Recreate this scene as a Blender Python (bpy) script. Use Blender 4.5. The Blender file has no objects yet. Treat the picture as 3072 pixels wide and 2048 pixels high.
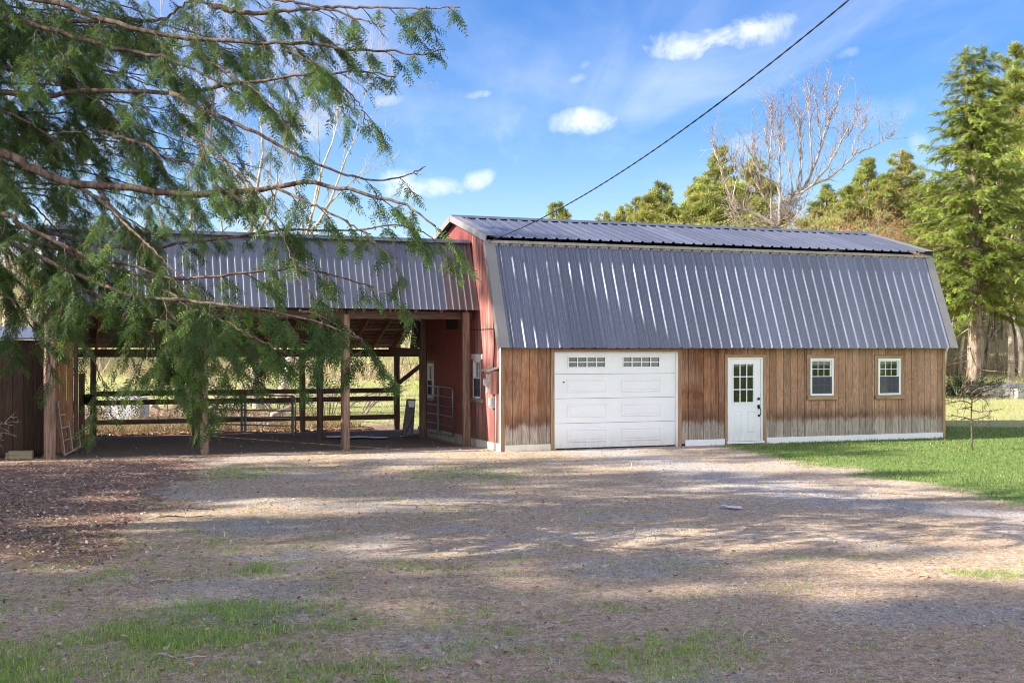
import bpy, math, random
import numpy as np
from mathutils import Vector, Matrix

random.seed(7)
RNG = np.random.default_rng(11)
SC = bpy.context.scene
COL = SC.collection

# ------------------------------------------------------------------ camera, sky, sun, exposure
EYE = 2.235
cam_d = bpy.data.cameras.new('camera')
cam_d.sensor_width = 36.0
cam_d.lens = 36.0 * 3600 / 3072
cam_d.shift_y = 27 / 3072
cam_d.clip_end = 3000
cam = bpy.data.objects.new('camera', cam_d)
cam.location = (0, 0, EYE)
cam.rotation_euler = (math.radians(90), 0, 0)
COL.objects.link(cam)
SC.camera = cam

TH = math.atan(3600 / 9400)
CT, ST = math.cos(TH), math.sin(TH)
BARN0 = Vector((-0.206, 26.5, 0.0))
TILT = 0.62
SUN = Vector((-CT - ST * 0.2 * TILT, -ST + CT * 0.2 * TILT, TILT)).normalized()   # towards the sun
SUN_EL = math.asin(SUN.z)
SUN_AZ = math.atan2(SUN.x, SUN.y)          # clockwise from +Y

world = bpy.data.worlds.new("World")
SC.world = world
world.use_nodes = True

SC.view_settings.view_transform = 'Standard'
SC.view_settings.look = 'None'
SC.view_settings.gamma = 1
SC.view_settings.use_curve_mapping = False
SC.view_settings.exposure = 1.85
SC.cycles.filter_width = 1.0


class NT:
    """small helper to write node graphs"""
    def __init__(self, tree):
        self.t = tree
        self.n = tree.nodes
        self.l = tree.links

    def node(self, kind, **kw):
        nd = self.n.new(kind)
        for k, v in kw.items():
            setattr(nd, k, v)
        return nd

    def put(self, sock, val):
        if isinstance(val, bpy.types.NodeSocket):
            self.l.new(val, sock)
        elif val is not None:
            if isinstance(val, (tuple, list)) and len(val) == 3 and sock.type == 'RGBA':
                val = (*val, 1)
            sock.default_value = val

    def m(self, op, a, b=None, c=None, clamp=False):
        nd = self.node('ShaderNodeMath', operation=op, use_clamp=clamp)
        self.put(nd.inputs[0], a)
        if b is not None: self.put(nd.inputs[1], b)
        if c is not None: self.put(nd.inputs[2], c)
        return nd.outputs[0]

    def vm(self, op, a, b=None):
        nd = self.node('ShaderNodeVectorMath', operation=op)
        self.put(nd.inputs[0], a)
        if b is not None: self.put(nd.inputs[1], b)
        return nd.outputs[0]

    def sep(self, v):
        nd = self.node('ShaderNodeSeparateXYZ'); self.put(nd.inputs[0], v)
        return nd.outputs

    def comb(self, x, y, z):
        nd = self.node('ShaderNodeCombineXYZ')
        for i, v in enumerate((x, y, z)): self.put(nd.inputs[i], v)
        return nd.outputs[0]

    def mix(self, f, a, b, mode='MIX'):
        nd = self.node('ShaderNodeMix', data_type='RGBA', blend_type=mode)
        self.put(nd.inputs[0], f); self.put(nd.inputs[6], a); self.put(nd.inputs[7], b)
        return nd.outputs[2]

    def noise(self, v, scale, detail=4, rough=0.55, dist=0.0):
        nd = self.node('ShaderNodeTexNoise')
        self.put(nd.inputs['Vector'], v)
        nd.inputs['Scale'].default_value = scale
        nd.inputs['Detail'].default_value = detail
        nd.inputs['Roughness'].default_value = rough
        nd.inputs['Distortion'].default_value = dist
        return nd.outputs[0]

    def ss(self, x, lo, hi, a=0.0, b=1.0):
        nd = self.node('ShaderNodeMapRange', interpolation_type='SMOOTHSTEP')
        self.put(nd.inputs[0], x)
        for i, v in enumerate((lo, hi, a, b)): self.put(nd.inputs[i + 1], v)
        return nd.outputs[0]

    def ramp(self, x, stops):
        nd = self.node('ShaderNodeValToRGB')
        self.put(nd.inputs[0], x)
        e = nd.color_ramp.elements
        while len(e) < len(stops): e.new(0.5)
        for el, (p, c) in zip(e, stops):
            el.position = p; el.color = (*c, 1)
        return nd.outputs[0]

    def bump(self, h, strength=0.3, dist=0.01):
        nd = self.node('ShaderNodeBump')
        nd.inputs['Strength'].default_value = strength
        nd.inputs['Distance'].default_value = dist
        self.put(nd.inputs['Height'], h)
        return nd.outputs[0]

    def coords(self, kind='Object'):
        return self.node('ShaderNodeTexCoord').outputs[kind]

    def pos(self):
        return self.node('ShaderNodeNewGeometry').outputs['Position']

    def attr(self, name):
        return self.node('ShaderNodeAttribute', attribute_name=name)


def px_dir(px, py):
    return ((px - 1536) / 3600, (1051 - py) / 3600)


def build_sky():
    N = NT(world.node_tree)
    N.n.clear()
    out = N.node('ShaderNodeOutputWorld')
    bg = N.node('ShaderNodeBackground')
    sky = N.node('ShaderNodeTexSky', sky_type='NISHITA')
    sky.sun_disc = False
    sky.sun_elevation = SUN_EL
    sky.sun_rotation = SUN_AZ
    sky.air_density = 1.0
    sky.dust_density = 0.15
    sky.ozone_density = 3.0
    sky.altitude = 200
    d = N.coords('Generated')
    x, y, z = N.sep(d)
    # gnomonic-like coordinates on the sky for cloud fields (valid all round: divided by a positive length)
    hor = N.m('SQRT', N.m('ADD', N.m('MULTIPLY', x, x), N.m('MULTIPLY', y, y)))
    zz = N.m('MAXIMUM', z, 0.0)
    # high thin veil: noise on a plane far above
    k = N.m('DIVIDE', 1.0, N.m('ADD', zz, 0.12))
    plane = N.comb(N.m('MULTIPLY', x, k), N.m('MULTIPLY', N.m('MULTIPLY', y, k), 0.6), 3.7)
    v1 = N.noise(plane, 0.9, 7, 0.58, 0.6)
    v2 = N.noise(N.vm('MULTIPLY', plane, (2.2, 0.7, 1.0)), 1.7, 6, 0.6, 0.8)
    veil = N.m('ADD', N.ss(v1, 0.38, 0.82, 0, 0.36), N.ss(v2, 0.48, 0.9, 0, 0.2), clamp=True)
    low = N.ss(z, 0.0, 0.22, 0.20, 0.0)            # paler towards the horizon
    veil = N.m('MAXIMUM', veil, low)
    # cumulus puffs at their places on the sky dome
    a = N.m('DIVIDE', x, N.m('MAXIMUM', y, 0.05))
    b = N.m('DIVIDE', z, N.m('MAXIMUM', y, 0.05))
    q = N.comb(a, b, 0.3)
    n1 = N.noise(q, 24.0, 9, 0.66, 0.5)
    n2 = N.noise(q, 75.0, 5, 0.6, 0.2)
    n = N.m('ADD', N.m('MULTIPLY', n1, 1.9), N.m('MULTIPLY', n2, 0.55))
    front = N.ss(y, 0.1, 0.3)
    puffs = None
    P = [(2060, 140, 130, 58, .10, 1.0), (2215, 105, 120, 52, .25, 1.0), (2320, 95, 90, 60, .3, .7), (2110, 120, 90, 40, .2, .9),
         (1750, 360, 108, 44, .05, 1.0), (1265, 568, 120, 40, .0, .95), (1200, 535, 70, 35, .0, .8), (1440, 538, 52, 34, .35, .8),
         (1437, 284, 52, 18, .1, .65), (1730, 240, 48, 20, .4, .45), (1755, 195, 26, 18, .3, .4), (1170, 300, 55, 22, .1, .5),
         (2765, 435, 44, 50, .6, .5), (2850, 480, 70, 30, .2, .4), (2270, 430, 110, 40, .35, .5), (2540, 160, 40, 18, .3, .3),
         (950, 360, 120, 60, .2, .6), (620, 260, 150, 60, .1, .55), (300, 420, 200, 80, .1, .5), (1520, 380, 90, 120, .5, .28),
         (2620, 340, 260, 60, .12, .2), (700, 560, 200, 60, .0, .55)]
    for (px, py, rx, ry, rot, wgt) in P:
        ca, cb = px_dir(px, py)
        da = N.m('SUBTRACT', a, ca); db = N.m('SUBTRACT', b, cb)
        cr, sr = math.cos(rot), math.sin(rot)
        e1 = N.m('MULTIPLY', N.m('ADD', N.m('MULTIPLY', da, cr), N.m('MULTIPLY', db, sr)), 3600 / rx)
        e2 = N.m('MULTIPLY', N.m('SUBTRACT', N.m('MULTIPLY', db, cr), N.m('MULTIPLY', da, sr)), 3600 / ry)
        r2 = N.m('ADD', N.m('MULTIPLY', e1, e1), N.m('MULTIPLY', e2, e2))
        dens = N.m('SUBTRACT', n, N.m('ADD', N.m('MULTIPLY', r2, 0.55), 0.62))
        den = N.ss(dens, -0.12, 1.05 if wgt > .6 else 1.15, 0, wgt)
        puffs = den if puffs is None else N.m('MAXIMUM', puffs, den)
    puffs = N.m('MULTIPLY', puffs, front)
    # unseen clouds outside the view, added brighter and denser to lift the shade
    rest = N.ss(N.noise(N.vm('MULTIPLY', d, (1, 1, 2.2)), 4.5, 7, 0.6, 0.3), 0.40, 0.60, 0, 0.95)
    rest = N.m('MULTIPLY', rest, N.ss(z, 0.50, 0.68, 1.0, 0.12))
    rest = N.m('MULTIPLY', rest, N.m('SUBTRACT', 1.0, front))
    cover = N.m('MAXIMUM', veil, puffs)
    hs = N.node('ShaderNodeHueSaturation')
    hs.inputs['Saturation'].default_value = SKY_SAT
    hs.inputs['Hue'].default_value = 0.515
    hs.inputs['Value'].default_value = SKY_VAL
    N.l.new(sky.outputs[0], hs.inputs['Color'])
    c = N.mix(cover, hs.outputs[0], CLOUD)
    c = N.mix(rest, c, (10.5, 10.3, 9.9))
    N.l.new(c, bg.inputs['Color'])
    bg.inputs['Strength'].default_value = SKY_STR
    N.l.new(bg.outputs[0], out.inputs['Surface'])


SKY_STR, SKY_SAT, SKY_VAL = 0.085, 1.33, 0.67
CLOUD = (4.2, 4.35, 4.6)
build_sky()

sun_d = bpy.data.lights.new('sun', 'SUN')
sun_d.energy = 3.45
sun_d.angle = math.radians(0.55)
sun_d.color = (1.0, 0.93, 0.82)
sun = bpy.data.objects.new('sun', sun_d)
sun.rotation_euler = SUN.to_track_quat('Z', 'Y').to_euler()
sun.location = (-30, -5, 30)
COL.objects.link(sun)


# ------------------------------------------------------------------ helpers
def tag(o, label=None, cat=None, group=None, kind=None):
    if label: o['label'] = label
    if cat: o['category'] = cat
    if group: o['group'] = group
    if kind: o['kind'] = kind
    return o


def W(u, v, z=0.0):
    """barn coordinates (u along the front wall, v into the depth) to world"""
    return Vector((BARN0.x + CT * u - ST * v, BARN0.y + ST * u + CT * v, z))


def pxw(px, py, Y):
    return Vector(((px - 1536) / 3600 * Y, Y, EYE + (1051 - py) / 3600 * Y))


def gpx(px, py):
    """ground point (flat yard) seen at a photo pixel"""
    Y = 3600 * EYE / (py - 1051)
    return Vector(((px - 1536) / 3600 * Y, Y, 0))


def sm(x, lo, hi):
    t = np.clip((np.asarray(x, float) - lo) / (hi - lo), 0, 1)
    return t * t * (3 - 2 * t)


_tab = np.random.default_rng(5).random((256, 256))
def vnoise(x, y, f=1.0, oct=3):
    x = np.asarray(x, float) * f; y = np.asarray(y, float) * f
    tot = np.zeros(np.broadcast(x, y).shape); amp = 1.0; s = 0.0
    for o in range(oct):
        xi = np.floor(x).astype(int); yi = np.floor(y).astype(int)
        fx = x - xi; fy = y - yi
        fx = fx * fx * (3 - 2 * fx); fy = fy * fy * (3 - 2 * fy)
        g = lambda i, j: _tab[(i + 37 * o) % 256, (j + 91 * o) % 256]
        tot += amp * ((g(xi, yi) * (1 - fx) + g(xi + 1, yi) * fx) * (1 - fy) + (g(xi, yi + 1) * (1 - fx) + g(xi + 1, yi + 1) * fx) * fy)
        s += amp; amp *= 0.5; x = x * 2.03 + 17; y = y * 2.03 + 5
    return tot / s


def gz(X, Y):
    """height of the ground"""
    X = np.asarray(X, float); Y = np.asarray(Y, float)
    r = np.clip(Y - 36, 0, None)
    z = 0.045 * np.where(r < 4, r * r / 8, r - 2)
    z = np.minimum(z, 0.045 * 24) + 0.02 * np.clip(Y - 62, 0, 400)
    side = sm(X, 5, 40)
    z = z + np.clip(Y - 66, 0, 90) * (0.05 + 0.12 * side)
    z = z + 0.05 * (vnoise(X, Y, 0.33, 2) - 0.5) * sm(Y, 3, 8) * (1 - sm(Y, 20, 24)) + 0.25 * (vnoise(X, Y, 0.07, 2) - 0.5) * sm(Y, 45, 60)
    return z


class MB:
    """collects boxes, bars, tubes and prisms; build() links them as ONE mesh object"""
    def __init__(self):
        self.v = []; self.f = []; self.mi = []

    def add(self, vs, fs, mi=0):
        o = len(self.v)
        self.v += [tuple(p) for p in vs]
        self.f += [tuple(i + o for i in f) for f in fs]
        self.mi += [mi] * len(fs)
        return self

    def box(self, x0, x1, y0, y1, z0, z1, mi=0):
        vs = [(x, y, z) for z in (z0, z1) for y in (y0, y1) for x in (x0, x1)]
        return self.add(vs, [(0, 2, 3, 1), (4, 5, 7, 6), (0, 1, 5, 4), (2, 6, 7, 3), (0, 4, 6, 2), (1, 3, 7, 5)], mi)

    def cbox(self, x0, x1, y0, y1, z0, z1, c=0.004, mi=0):
        """box whose four long z edges are chamfered"""
        ring = [(x0 + c, y0), (x1 - c, y0), (x1, y0 + c), (x1, y1 - c), (x1 - c, y1), (x0 + c, y1), (x0, y1 - c), (x0, y0 + c)]
        vs = [(x, y, z0) for x, y in ring] + [(x, y, z1) for x, y in ring]
        fs = [tuple(range(7, -1, -1)), tuple(range(8, 16))] + [(i, (i + 1) % 8, (i + 1) % 8 + 8, i + 8) for i in range(8)]
        return self.add(vs, fs, mi)

    def prism(self, poly, axis, a, b, mi=0):
        """polygon (p,q) extruded along axis 0/1/2 from a to b"""
        def mk(p, q, t):
            return ((t, p, q), (p, t, q), (p, q, t))[axis]
        n = len(poly)
        vs = [mk(p, q, a) for p, q in poly] + [mk(p, q, b) for p, q in poly]
        fs = [tuple(range(n - 1, -1, -1)), tuple(range(n, 2 * n))] + [(i, (i + 1) % n, (i + 1) % n + n, i + n) for i in range(n)]
        return self.add(vs, fs, mi)

    def bar(self, p, q, w, h, up=(0, 0, 1), mi=0):
        p = Vector(p); q = Vector(q); d = (q - p).normalized()
        s = d.cross(Vector(up))
        if s.length < 1e-4: s = d.cross(Vector((1, 0, 0)))
        s.normalize(); n = s.cross(d)
        vs = [e + s * (i * w / 2) + n * (j * h / 2) for e in (p, q) for i, j in ((-1, -1), (1, -1), (1, 1), (-1, 1))]
        return self.add(vs, [(3, 2, 1, 0), (4, 5, 6, 7), (0, 1, 5, 4), (1, 2, 6, 5), (2, 3, 7, 6), (3, 0, 4, 7)], mi)

    def tube(self, pts, rad, n=6, mi=0, cap=True):
        pts = [Vector(p) for p in pts]
        if not isinstance(rad, (list, tuple)): rad = [rad] * len(pts)
        vs = []; prev = None
        for i, p in enumerate(pts):
            d = (pts[min(i + 1, len(pts) - 1)] - pts[max(i - 1, 0)]).normalized()
            s = prev - d * prev.dot(d) if prev is not None else d.orthogonal()
            if s.length < 1e-5: s = d.orthogonal()
            s.normalize(); prev = s; t = d.cross(s)
            for k in range(n):
                a = 2 * math.pi * k / n
                vs.append(p + (s * math.cos(a) + t * math.sin(a)) * rad[i])
        fs = [(i * n + k, i * n + (k + 1) % n, (i + 1) * n + (k + 1) % n, (i + 1) * n + k) for i in range(len(pts) - 1) for k in range(n)]
        if cap:
            fs += [tuple(range(n - 1, -1, -1)), tuple(range((len(pts) - 1) * n, len(pts) * n))]
        return self.add(vs, fs, mi)

    def mesh(self, name, mats, smooth=False):
        me = bpy.data.meshes.new(name)
        me.from_pydata(self.v, [], self.f)
        for m in (mats if isinstance(mats, (list, tuple)) else [mats]): me.materials.append(m)
        if any(self.mi): me.polygons.foreach_set('material_index', self.mi)
        if smooth: me.polygons.foreach_set('use_smooth', [True] * len(me.polygons))
        me.update()
        return me

    def build(self, name, mats, parent=None, smooth=False, loc=None):
        return link(name, self.mesh(name, mats, smooth), parent, loc)


def link(name, me, parent=None, loc=None, rot=None):
    o = bpy.data.objects.new(name, me)
    COL.objects.link(o)
    if parent is not None: o.parent = parent
    if loc is not None: o.location = loc
    if rot is not None: o.rotation_euler = rot
    return o


def empty(name, loc=(0, 0, 0), rz=0.0):
    o = link(name, None, None, loc, (0, 0, rz))
    o.empty_display_size = 0.3
    return o


def copy_tree(o, parent=None):
    c = o.copy(); COL.objects.link(c)
    if parent is not None: c.parent = parent
    for ch in list(o.children): copy_tree(ch, c)
    return c


def np_mesh(name, V, F, mats, col=None, mi=None):
    """mesh from arrays: V (n,3), F (m,k); col (n,3) point colour"""
    V = np.asarray(V, np.float32); F = np.asarray(F, np.int32)
    me = bpy.data.meshes.new(name)
    k = F.shape[1]
    me.vertices.add(len(V)); me.vertices.foreach_set('co', V.ravel())
    me.loops.add(F.size); me.loops.foreach_set('vertex_index', F.ravel())
    me.polygons.add(len(F)); me.polygons.foreach_set('loop_start', np.arange(0, F.size, k, dtype=np.int32))
    if mi is not None: me.polygons.foreach_set('material_index', np.asarray(mi, np.int32))
    for m in (mats if isinstance(mats, (list, tuple)) else [mats]): me.materials.append(m)
    if col is not None:
        at = me.color_attributes.new('tint', 'FLOAT_COLOR', 'POINT')
        c4 = np.ones((len(V), 4), np.float32); c4[:, :3] = col
        at.data.foreach_set('color', c4.ravel())
    me.update(calc_edges=True)
    return me


def unit(a):
    return a / np.maximum(np.linalg.norm(a, axis=-1, keepdims=True), 1e-9)


def place(TV, TF, pos, fwd, up, scale, tint=None):
    """copies of a template (TV, TF) at positions with frames; returns V, F, tint per vertex"""
    fwd = unit(fwd); side = unit(np.cross(up, fwd)); nrm = np.cross(fwd, side)
    sc = np.asarray(scale, float).reshape(-1, 1, 1)
    Vv = pos[:, None, :] + sc * (TV[None, :, 0:1] * fwd[:, None, :] + TV[None, :, 1:2] * side[:, None, :] + TV[None, :, 2:3] * nrm[:, None, :])
    n = len(TV)
    Ff = (TF[None] + (np.arange(len(pos)) * n)[:, None, None]).reshape(-1, TF.shape[1])
    tt = np.repeat(tint, n, axis=0) if tint is not None else None
    return Vv.reshape(-1, 3), Ff, tt


def cones(P0, P1, R0, R1, n=4):
    """tapered segments as arrays of quads"""
    P0 = np.asarray(P0, float); P1 = np.asarray(P1, float)
    d = unit(P1 - P0)
    ref = np.where(np.abs(d[:, 2:3]) > 0.9, np.array([[1.0, 0, 0]]), np.array([[0, 0, 1.0]]))
    s = unit(np.cross(d, ref)); t = np.cross(d, s)
    a = np.arange(n) * 2 * np.pi / n
    ring = np.cos(a)[None, :, None] * s[:, None, :] + np.sin(a)[None, :, None] * t[:, None, :]
    V = np.concatenate([P0[:, None] + ring * np.asarray(R0)[:, None, None], P1[:, None] + ring * np.asarray(R1)[:, None, None]], 1)
    f = np.array([(k, (k + 1) % n, (k + 1) % n + n, k + n) for k in range(n)])
    F = (f[None] + (np.arange(len(P0)) * 2 * n)[:, None, None]).reshape(-1, 4)
    return V.reshape(-1, 3), F

# ------------------------------------------------------------------ materials
def mat(name):
    m = bpy.data.materials.new(name)
    m.use_nodes = True
    N = NT(m.node_tree)
    return m, N, N.n['Principled BSDF']


def flat(name, c, rough=0.6, metal=0.0, var=0.12, scale=6.0, bump=0.0):
    m, N, p = mat(name)
    n = N.noise(N.coords(), scale, 5, 0.6)
    f = N.ss(n, 0.3, 0.7, 1 - var, 1 + var)
    N.put(p.inputs['Base Color'], N.mix(1.0, c, N.comb(f, f, f), 'MULTIPLY'))
    p.inputs['Roughness'].default_value = rough
    p.inputs['Metallic'].default_value = metal
    if bump: N.put(p.inputs['Normal'], N.bump(n, bump, 0.01))
    return m


def wood(name, c1, c2, grain=1.0, rough=0.8, axis=2, rnd=0.35, tint2=None):
    """long-grained wood; every plank gets its own tone"""
    m, N, p = mat(name)
    info = N.node('ShaderNodeObjectInfo').outputs['Random']
    co = N.vm('ADD', N.coords(), N.comb(N.m('MULTIPLY', info, 31.0), N.m('MULTIPLY', info, 17.0), N.m('MULTIPLY', info, 5.0)))
    s = [9.0, 9.0, 9.0]; s[axis] = 0.7
    g = N.noise(N.vm('MULTIPLY', co, tuple(s)), 3.0 * grain, 6, 0.65, 0.8)
    s2 = [60.0, 60.0, 60.0]; s2[axis] = 1.6
    fine = N.noise(N.vm('MULTIPLY', co, tuple(s2)), 1.0, 3, 0.6)
    c = N.mix(N.ss(g, 0.3, 0.7), c1, c2)
    if tint2: c = N.mix(N.ss(info, 0.35, 0.8, 0, 0.7), c, tint2)
    f = N.m('MULTIPLY', N.ss(fine, 0.3, 0.75, 0.72, 1.12), N.ss(info, 0, 1, 1 - rnd, 1 + rnd * 0.5))
    c = N.mix(1.0, c, N.comb(f, f, f), 'MULTIPLY')
    N.put(p.inputs['Base Color'], c)
    p.inputs['Roughness'].default_value = rough
    p.inputs['Specular IOR Level'].default_value = 0.2
    N.put(p.inputs['Normal'], N.bump(N.m('ADD', fine, g), 0.25, 0.006))
    return m


def siding_mat():
    """brown stained plywood siding, greyed and blackened near the ground by splashing rain"""
    m, N, p = mat('brown_siding')
    info = N.node('ShaderNodeObjectInfo').outputs['Random']
    ob = N.coords()
    x, y, z = N.sep(ob)
    px, py, pz = N.sep(N.pos())
    along = N.m('ADD', N.m('MULTIPLY', px, CT), N.m('MULTIPLY', py, ST))       # position along the wall
    sheet = N.m('FLOOR', N.m('MULTIPLY', along, 1 / 1.22))                      # four-foot sheets share their figure
    sh = N.node('ShaderNodeTexWhiteNoise', noise_dimensions='1D'); N.put(sh.inputs['W'], sheet)
    co = N.comb(N.m('ADD', along, N.m('MULTIPLY', info, 0.6)), N.m('MULTIPLY', sh.outputs[0], 40.0), pz)
    # cathedral figure: rings from a strongly stretched field
    field = N.noise(N.vm('MULTIPLY', co, (3.2, 1.0, 0.55)), 1.0, 3, 0.5, 0.6)
    rings = N.m('SINE', N.m('MULTIPLY', field, 110.0))
    fine = N.noise(N.vm('MULTIPLY', co, (55.0, 1.0, 2.2)), 1.0, 4, 0.6)
    blot = N.noise(N.vm('MULTIPLY', co, (1.2, 1.0, 0.9)), 1.6, 5, 0.6)
    base = N.mix(N.ss(blot, 0.3, 0.72), (0.20, 0.068, 0.033), (0.48, 0.245, 0.135))
    base = N.mix(N.ss(sh.outputs[0], 0.2, 0.9, 0.0, 0.55), base, (0.43, 0.235, 0.12))
    # paler, more worn to the right of the man door
    base = N.mix(N.ss(along, 14.0, 18.5, 0.0, 0.45), base, (0.60, 0.38, 0.27))
    grey = N.noise(N.vm('MULTIPLY', co, (5.0, 1.0, 0.8)), 1.3, 5, 0.6)
    base = N.mix(N.ss(grey, 0.44, 0.72, 0.0, 0.5), base, (0.46, 0.325, 0.25))
    k = N.m('MULTIPLY', N.ss(rings, -1, 1, 0.80, 1.06), N.ss(fine, 0.3, 0.75, 0.70, 1.14))
    k = N.m('MULTIPLY', k, N.ss(info, 0, 1, 0.80, 1.15))
    base = N.mix(1.0, base, N.comb(k, k, k), 'MULTIPLY')
    # weathered foot of the wall
    edge = N.m('ADD', pz, N.m('MULTIPLY', N.noise(N.vm('MULTIPLY', co, (7.0, 1.0, 1.2)), 1.0, 5, 0.65), 0.5))
    g2 = N.mix(fine, (0.32, 0.265, 0.215), (0.54, 0.46, 0.385))
    g2 = N.mix(1.0, g2, N.comb(k, k, k), 'MULTIPLY')
    low = N.m('SUBTRACT', 1.0, N.ss(edge, 0.70, 0.88))
    dark = N.m('MULTIPLY', N.ss(edge, 0.68, 0.84), N.m('SUBTRACT', 1.0, N.ss(edge, 0.86, 1.18)))
    base = N.mix(N.m('MULTIPLY', dark, N.ss(blot, 0.35, 0.65, 0.25, 0.75)), base, (0.075, 0.036, 0.022))
    base = N.mix(low, base, g2)
    N.put(p.inputs['Base Color'], base)
    p.inputs['Roughness'].default_value = 0.78
    p.inputs['Specular IOR Level'].default_value = 0.25
    N.put(p.inputs['Normal'], N.bump(N.m('ADD', fine, N.m('MULTIPLY', rings, 0.15)), 0.3, 0.005))
    return m


def red_mat(name='red_siding', c=(0.36, 0.065, 0.055), fade=(0.56, 0.26, 0.21)):
    m, N, p = mat(name)
    info = N.node('ShaderNodeObjectInfo').outputs['Random']
    co = N.vm('ADD', N.pos(), N.comb(N.m('MULTIPLY', info, 3.0), 0.0, 0.0))
    streak = N.noise(N.vm('MULTIPLY', co, (7.0, 7.0, 0.5)), 1.4, 5, 0.62)
    fine = N.noise(N.vm('MULTIPLY', co, (40.0, 40.0, 2.0)), 1.0, 4, 0.6)
    base = N.mix(N.ss(streak, 0.40, 0.72), c, fade)
    base = N.mix(N.ss(fine, 0.56, 0.80, 0, 0.55), base, (0.55, 0.36, 0.29))
    z = N.sep(N.pos())[2]
    dirt = N.m('MULTIPLY', N.m('SUBTRACT', 1.0, N.ss(z, 0.2, 0.85)), N.ss(streak, 0.35, 0.6))
    base = N.mix(N.m('MULTIPLY', dirt, 0.55), base, (0.14, 0.115, 0.05))
    N.put(p.inputs['Base Color'], base)
    p.inputs['Roughness'].default_value = 0.75
    N.put(p.inputs['Normal'], N.bump(fine, 0.2, 0.004))
    return m


def metal_mat(name, c, metal=0.65, rough=0.30, stain=(0.16, 0.13, 0.11), stain_amt=0.25, coat=0.0):
    m, N, p = mat(name)
    info = N.node('ShaderNodeObjectInfo').outputs['Random']
    co = N.vm('ADD', N.coords(), N.comb(N.m('MULTIPLY', info, 9.0), N.m('MULTIPLY', info, 23.0), 0.0))
    n = N.noise(N.vm('MULTIPLY', co, (14.0, 1.2, 5.0)), 1.0, 5, 0.6)
    sp = N.noise(co, 45.0, 3, 0.6)
    f = N.m('MULTIPLY', N.ss(info, 0, 1, 0.86, 1.12), N.ss(sp, 0.3, 0.7, 0.92, 1.06))
    base = N.mix(N.ss(n, 0.5, 0.8, 0, stain_amt), c, stain)
    base = N.mix(1.0, base, N.comb(f, f, f), 'MULTIPLY')
    N.put(p.inputs['Base Color'], base)
    p.inputs['Metallic'].default_value = metal
    p.inputs['Coat Weight'].default_value = coat
    p.inputs['Coat Roughness'].default_value = 0.18
    N.put(p.inputs['Roughness'], N.ss(n, 0.3, 0.8, rough - 0.05, rough + 0.16))
    wav = N.noise(N.vm('MULTIPLY', co, (3.0, 0.8, 1.0)), 1.0, 2, 0.5)
    N.put(p.inputs['Normal'], N.bump(wav, 0.25, 0.01))
    return m


def leaf_mat(name, trans=0.35, rough=0.6):
    """foliage and grass: colour per leaf from the tint attribute, light passes through the blade"""
    m = bpy.data.materials.new(name); m.use_nodes = True
    N = NT(m.node_tree); N.n.clear()
    out = N.node('ShaderNodeOutputMaterial')
    c = N.attr('tint').outputs['Color']
    d = N.node('ShaderNodeBsdfPrincipled')
    N.put(d.inputs['Base Color'], c)
    d.inputs['Roughness'].default_value = rough
    d.inputs['Specular IOR Level'].default_value = 0.25
    t = N.node('ShaderNodeBsdfTranslucent')
    N.put(t.inputs['Color'], N.mix(0.5, c, N.mix(1.0, c, (1.5, 1.5, 0.6), 'MULTIPLY')))
    mx = N.node('ShaderNodeMixShader'); mx.inputs[0].default_value = trans
    N.l.new(d.outputs[0], mx.inputs[1]); N.l.new(t.outputs[0], mx.inputs[2]); N.l.new(mx.outputs[0], out.inputs[0])
    return m


def bark_mat(name, c1, c2, scale=8.0):
    m, N, p = mat(name)
    co = N.pos()
    n = N.noise(N.vm('MULTIPLY', co, (1.0, 1.0, 0.3)), scale, 6, 0.65, 0.5)
    N.put(p.inputs['Base Color'], N.mix(N.ss(n, 0.35, 0.65), c1, c2))
    p.inputs['Roughness'].default_value = 0.9
    p.inputs['Specular IOR Level'].default_value = 0.1
    N.put(p.inputs['Normal'], N.bump(n, 0.5, 0.02))
    return m


def glass_mat():
    """thin window glass: clear, with sky and trees mirrored in it"""
    m = bpy.data.materials.new('window_glass'); m.use_nodes = True
    N = NT(m.node_tree); N.n.clear()
    out = N.node('ShaderNodeOutputMaterial')
    tr = N.node('ShaderNodeBsdfTransparent'); tr.inputs[0].default_value = (0.80, 0.84, 0.84, 1)
    gl = N.node('ShaderNodeBsdfGlossy'); gl.inputs['Roughness'].default_value = 0.02
    lw = N.node('ShaderNodeLayerWeight'); lw.inputs[0].default_value = 0.5
    mx = N.node('ShaderNodeMixShader')
    N.l.new(N.m('ADD', 0.055, N.m('MULTIPLY', N.m('POWER', lw.outputs['Facing'], 4.0), 0.7)), mx.inputs[0])
    N.l.new(tr.outputs[0], mx.inputs[1]); N.l.new(gl.outputs[0], mx.inputs[2]); N.l.new(mx.outputs[0], out.inputs[0])
    return m


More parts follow.
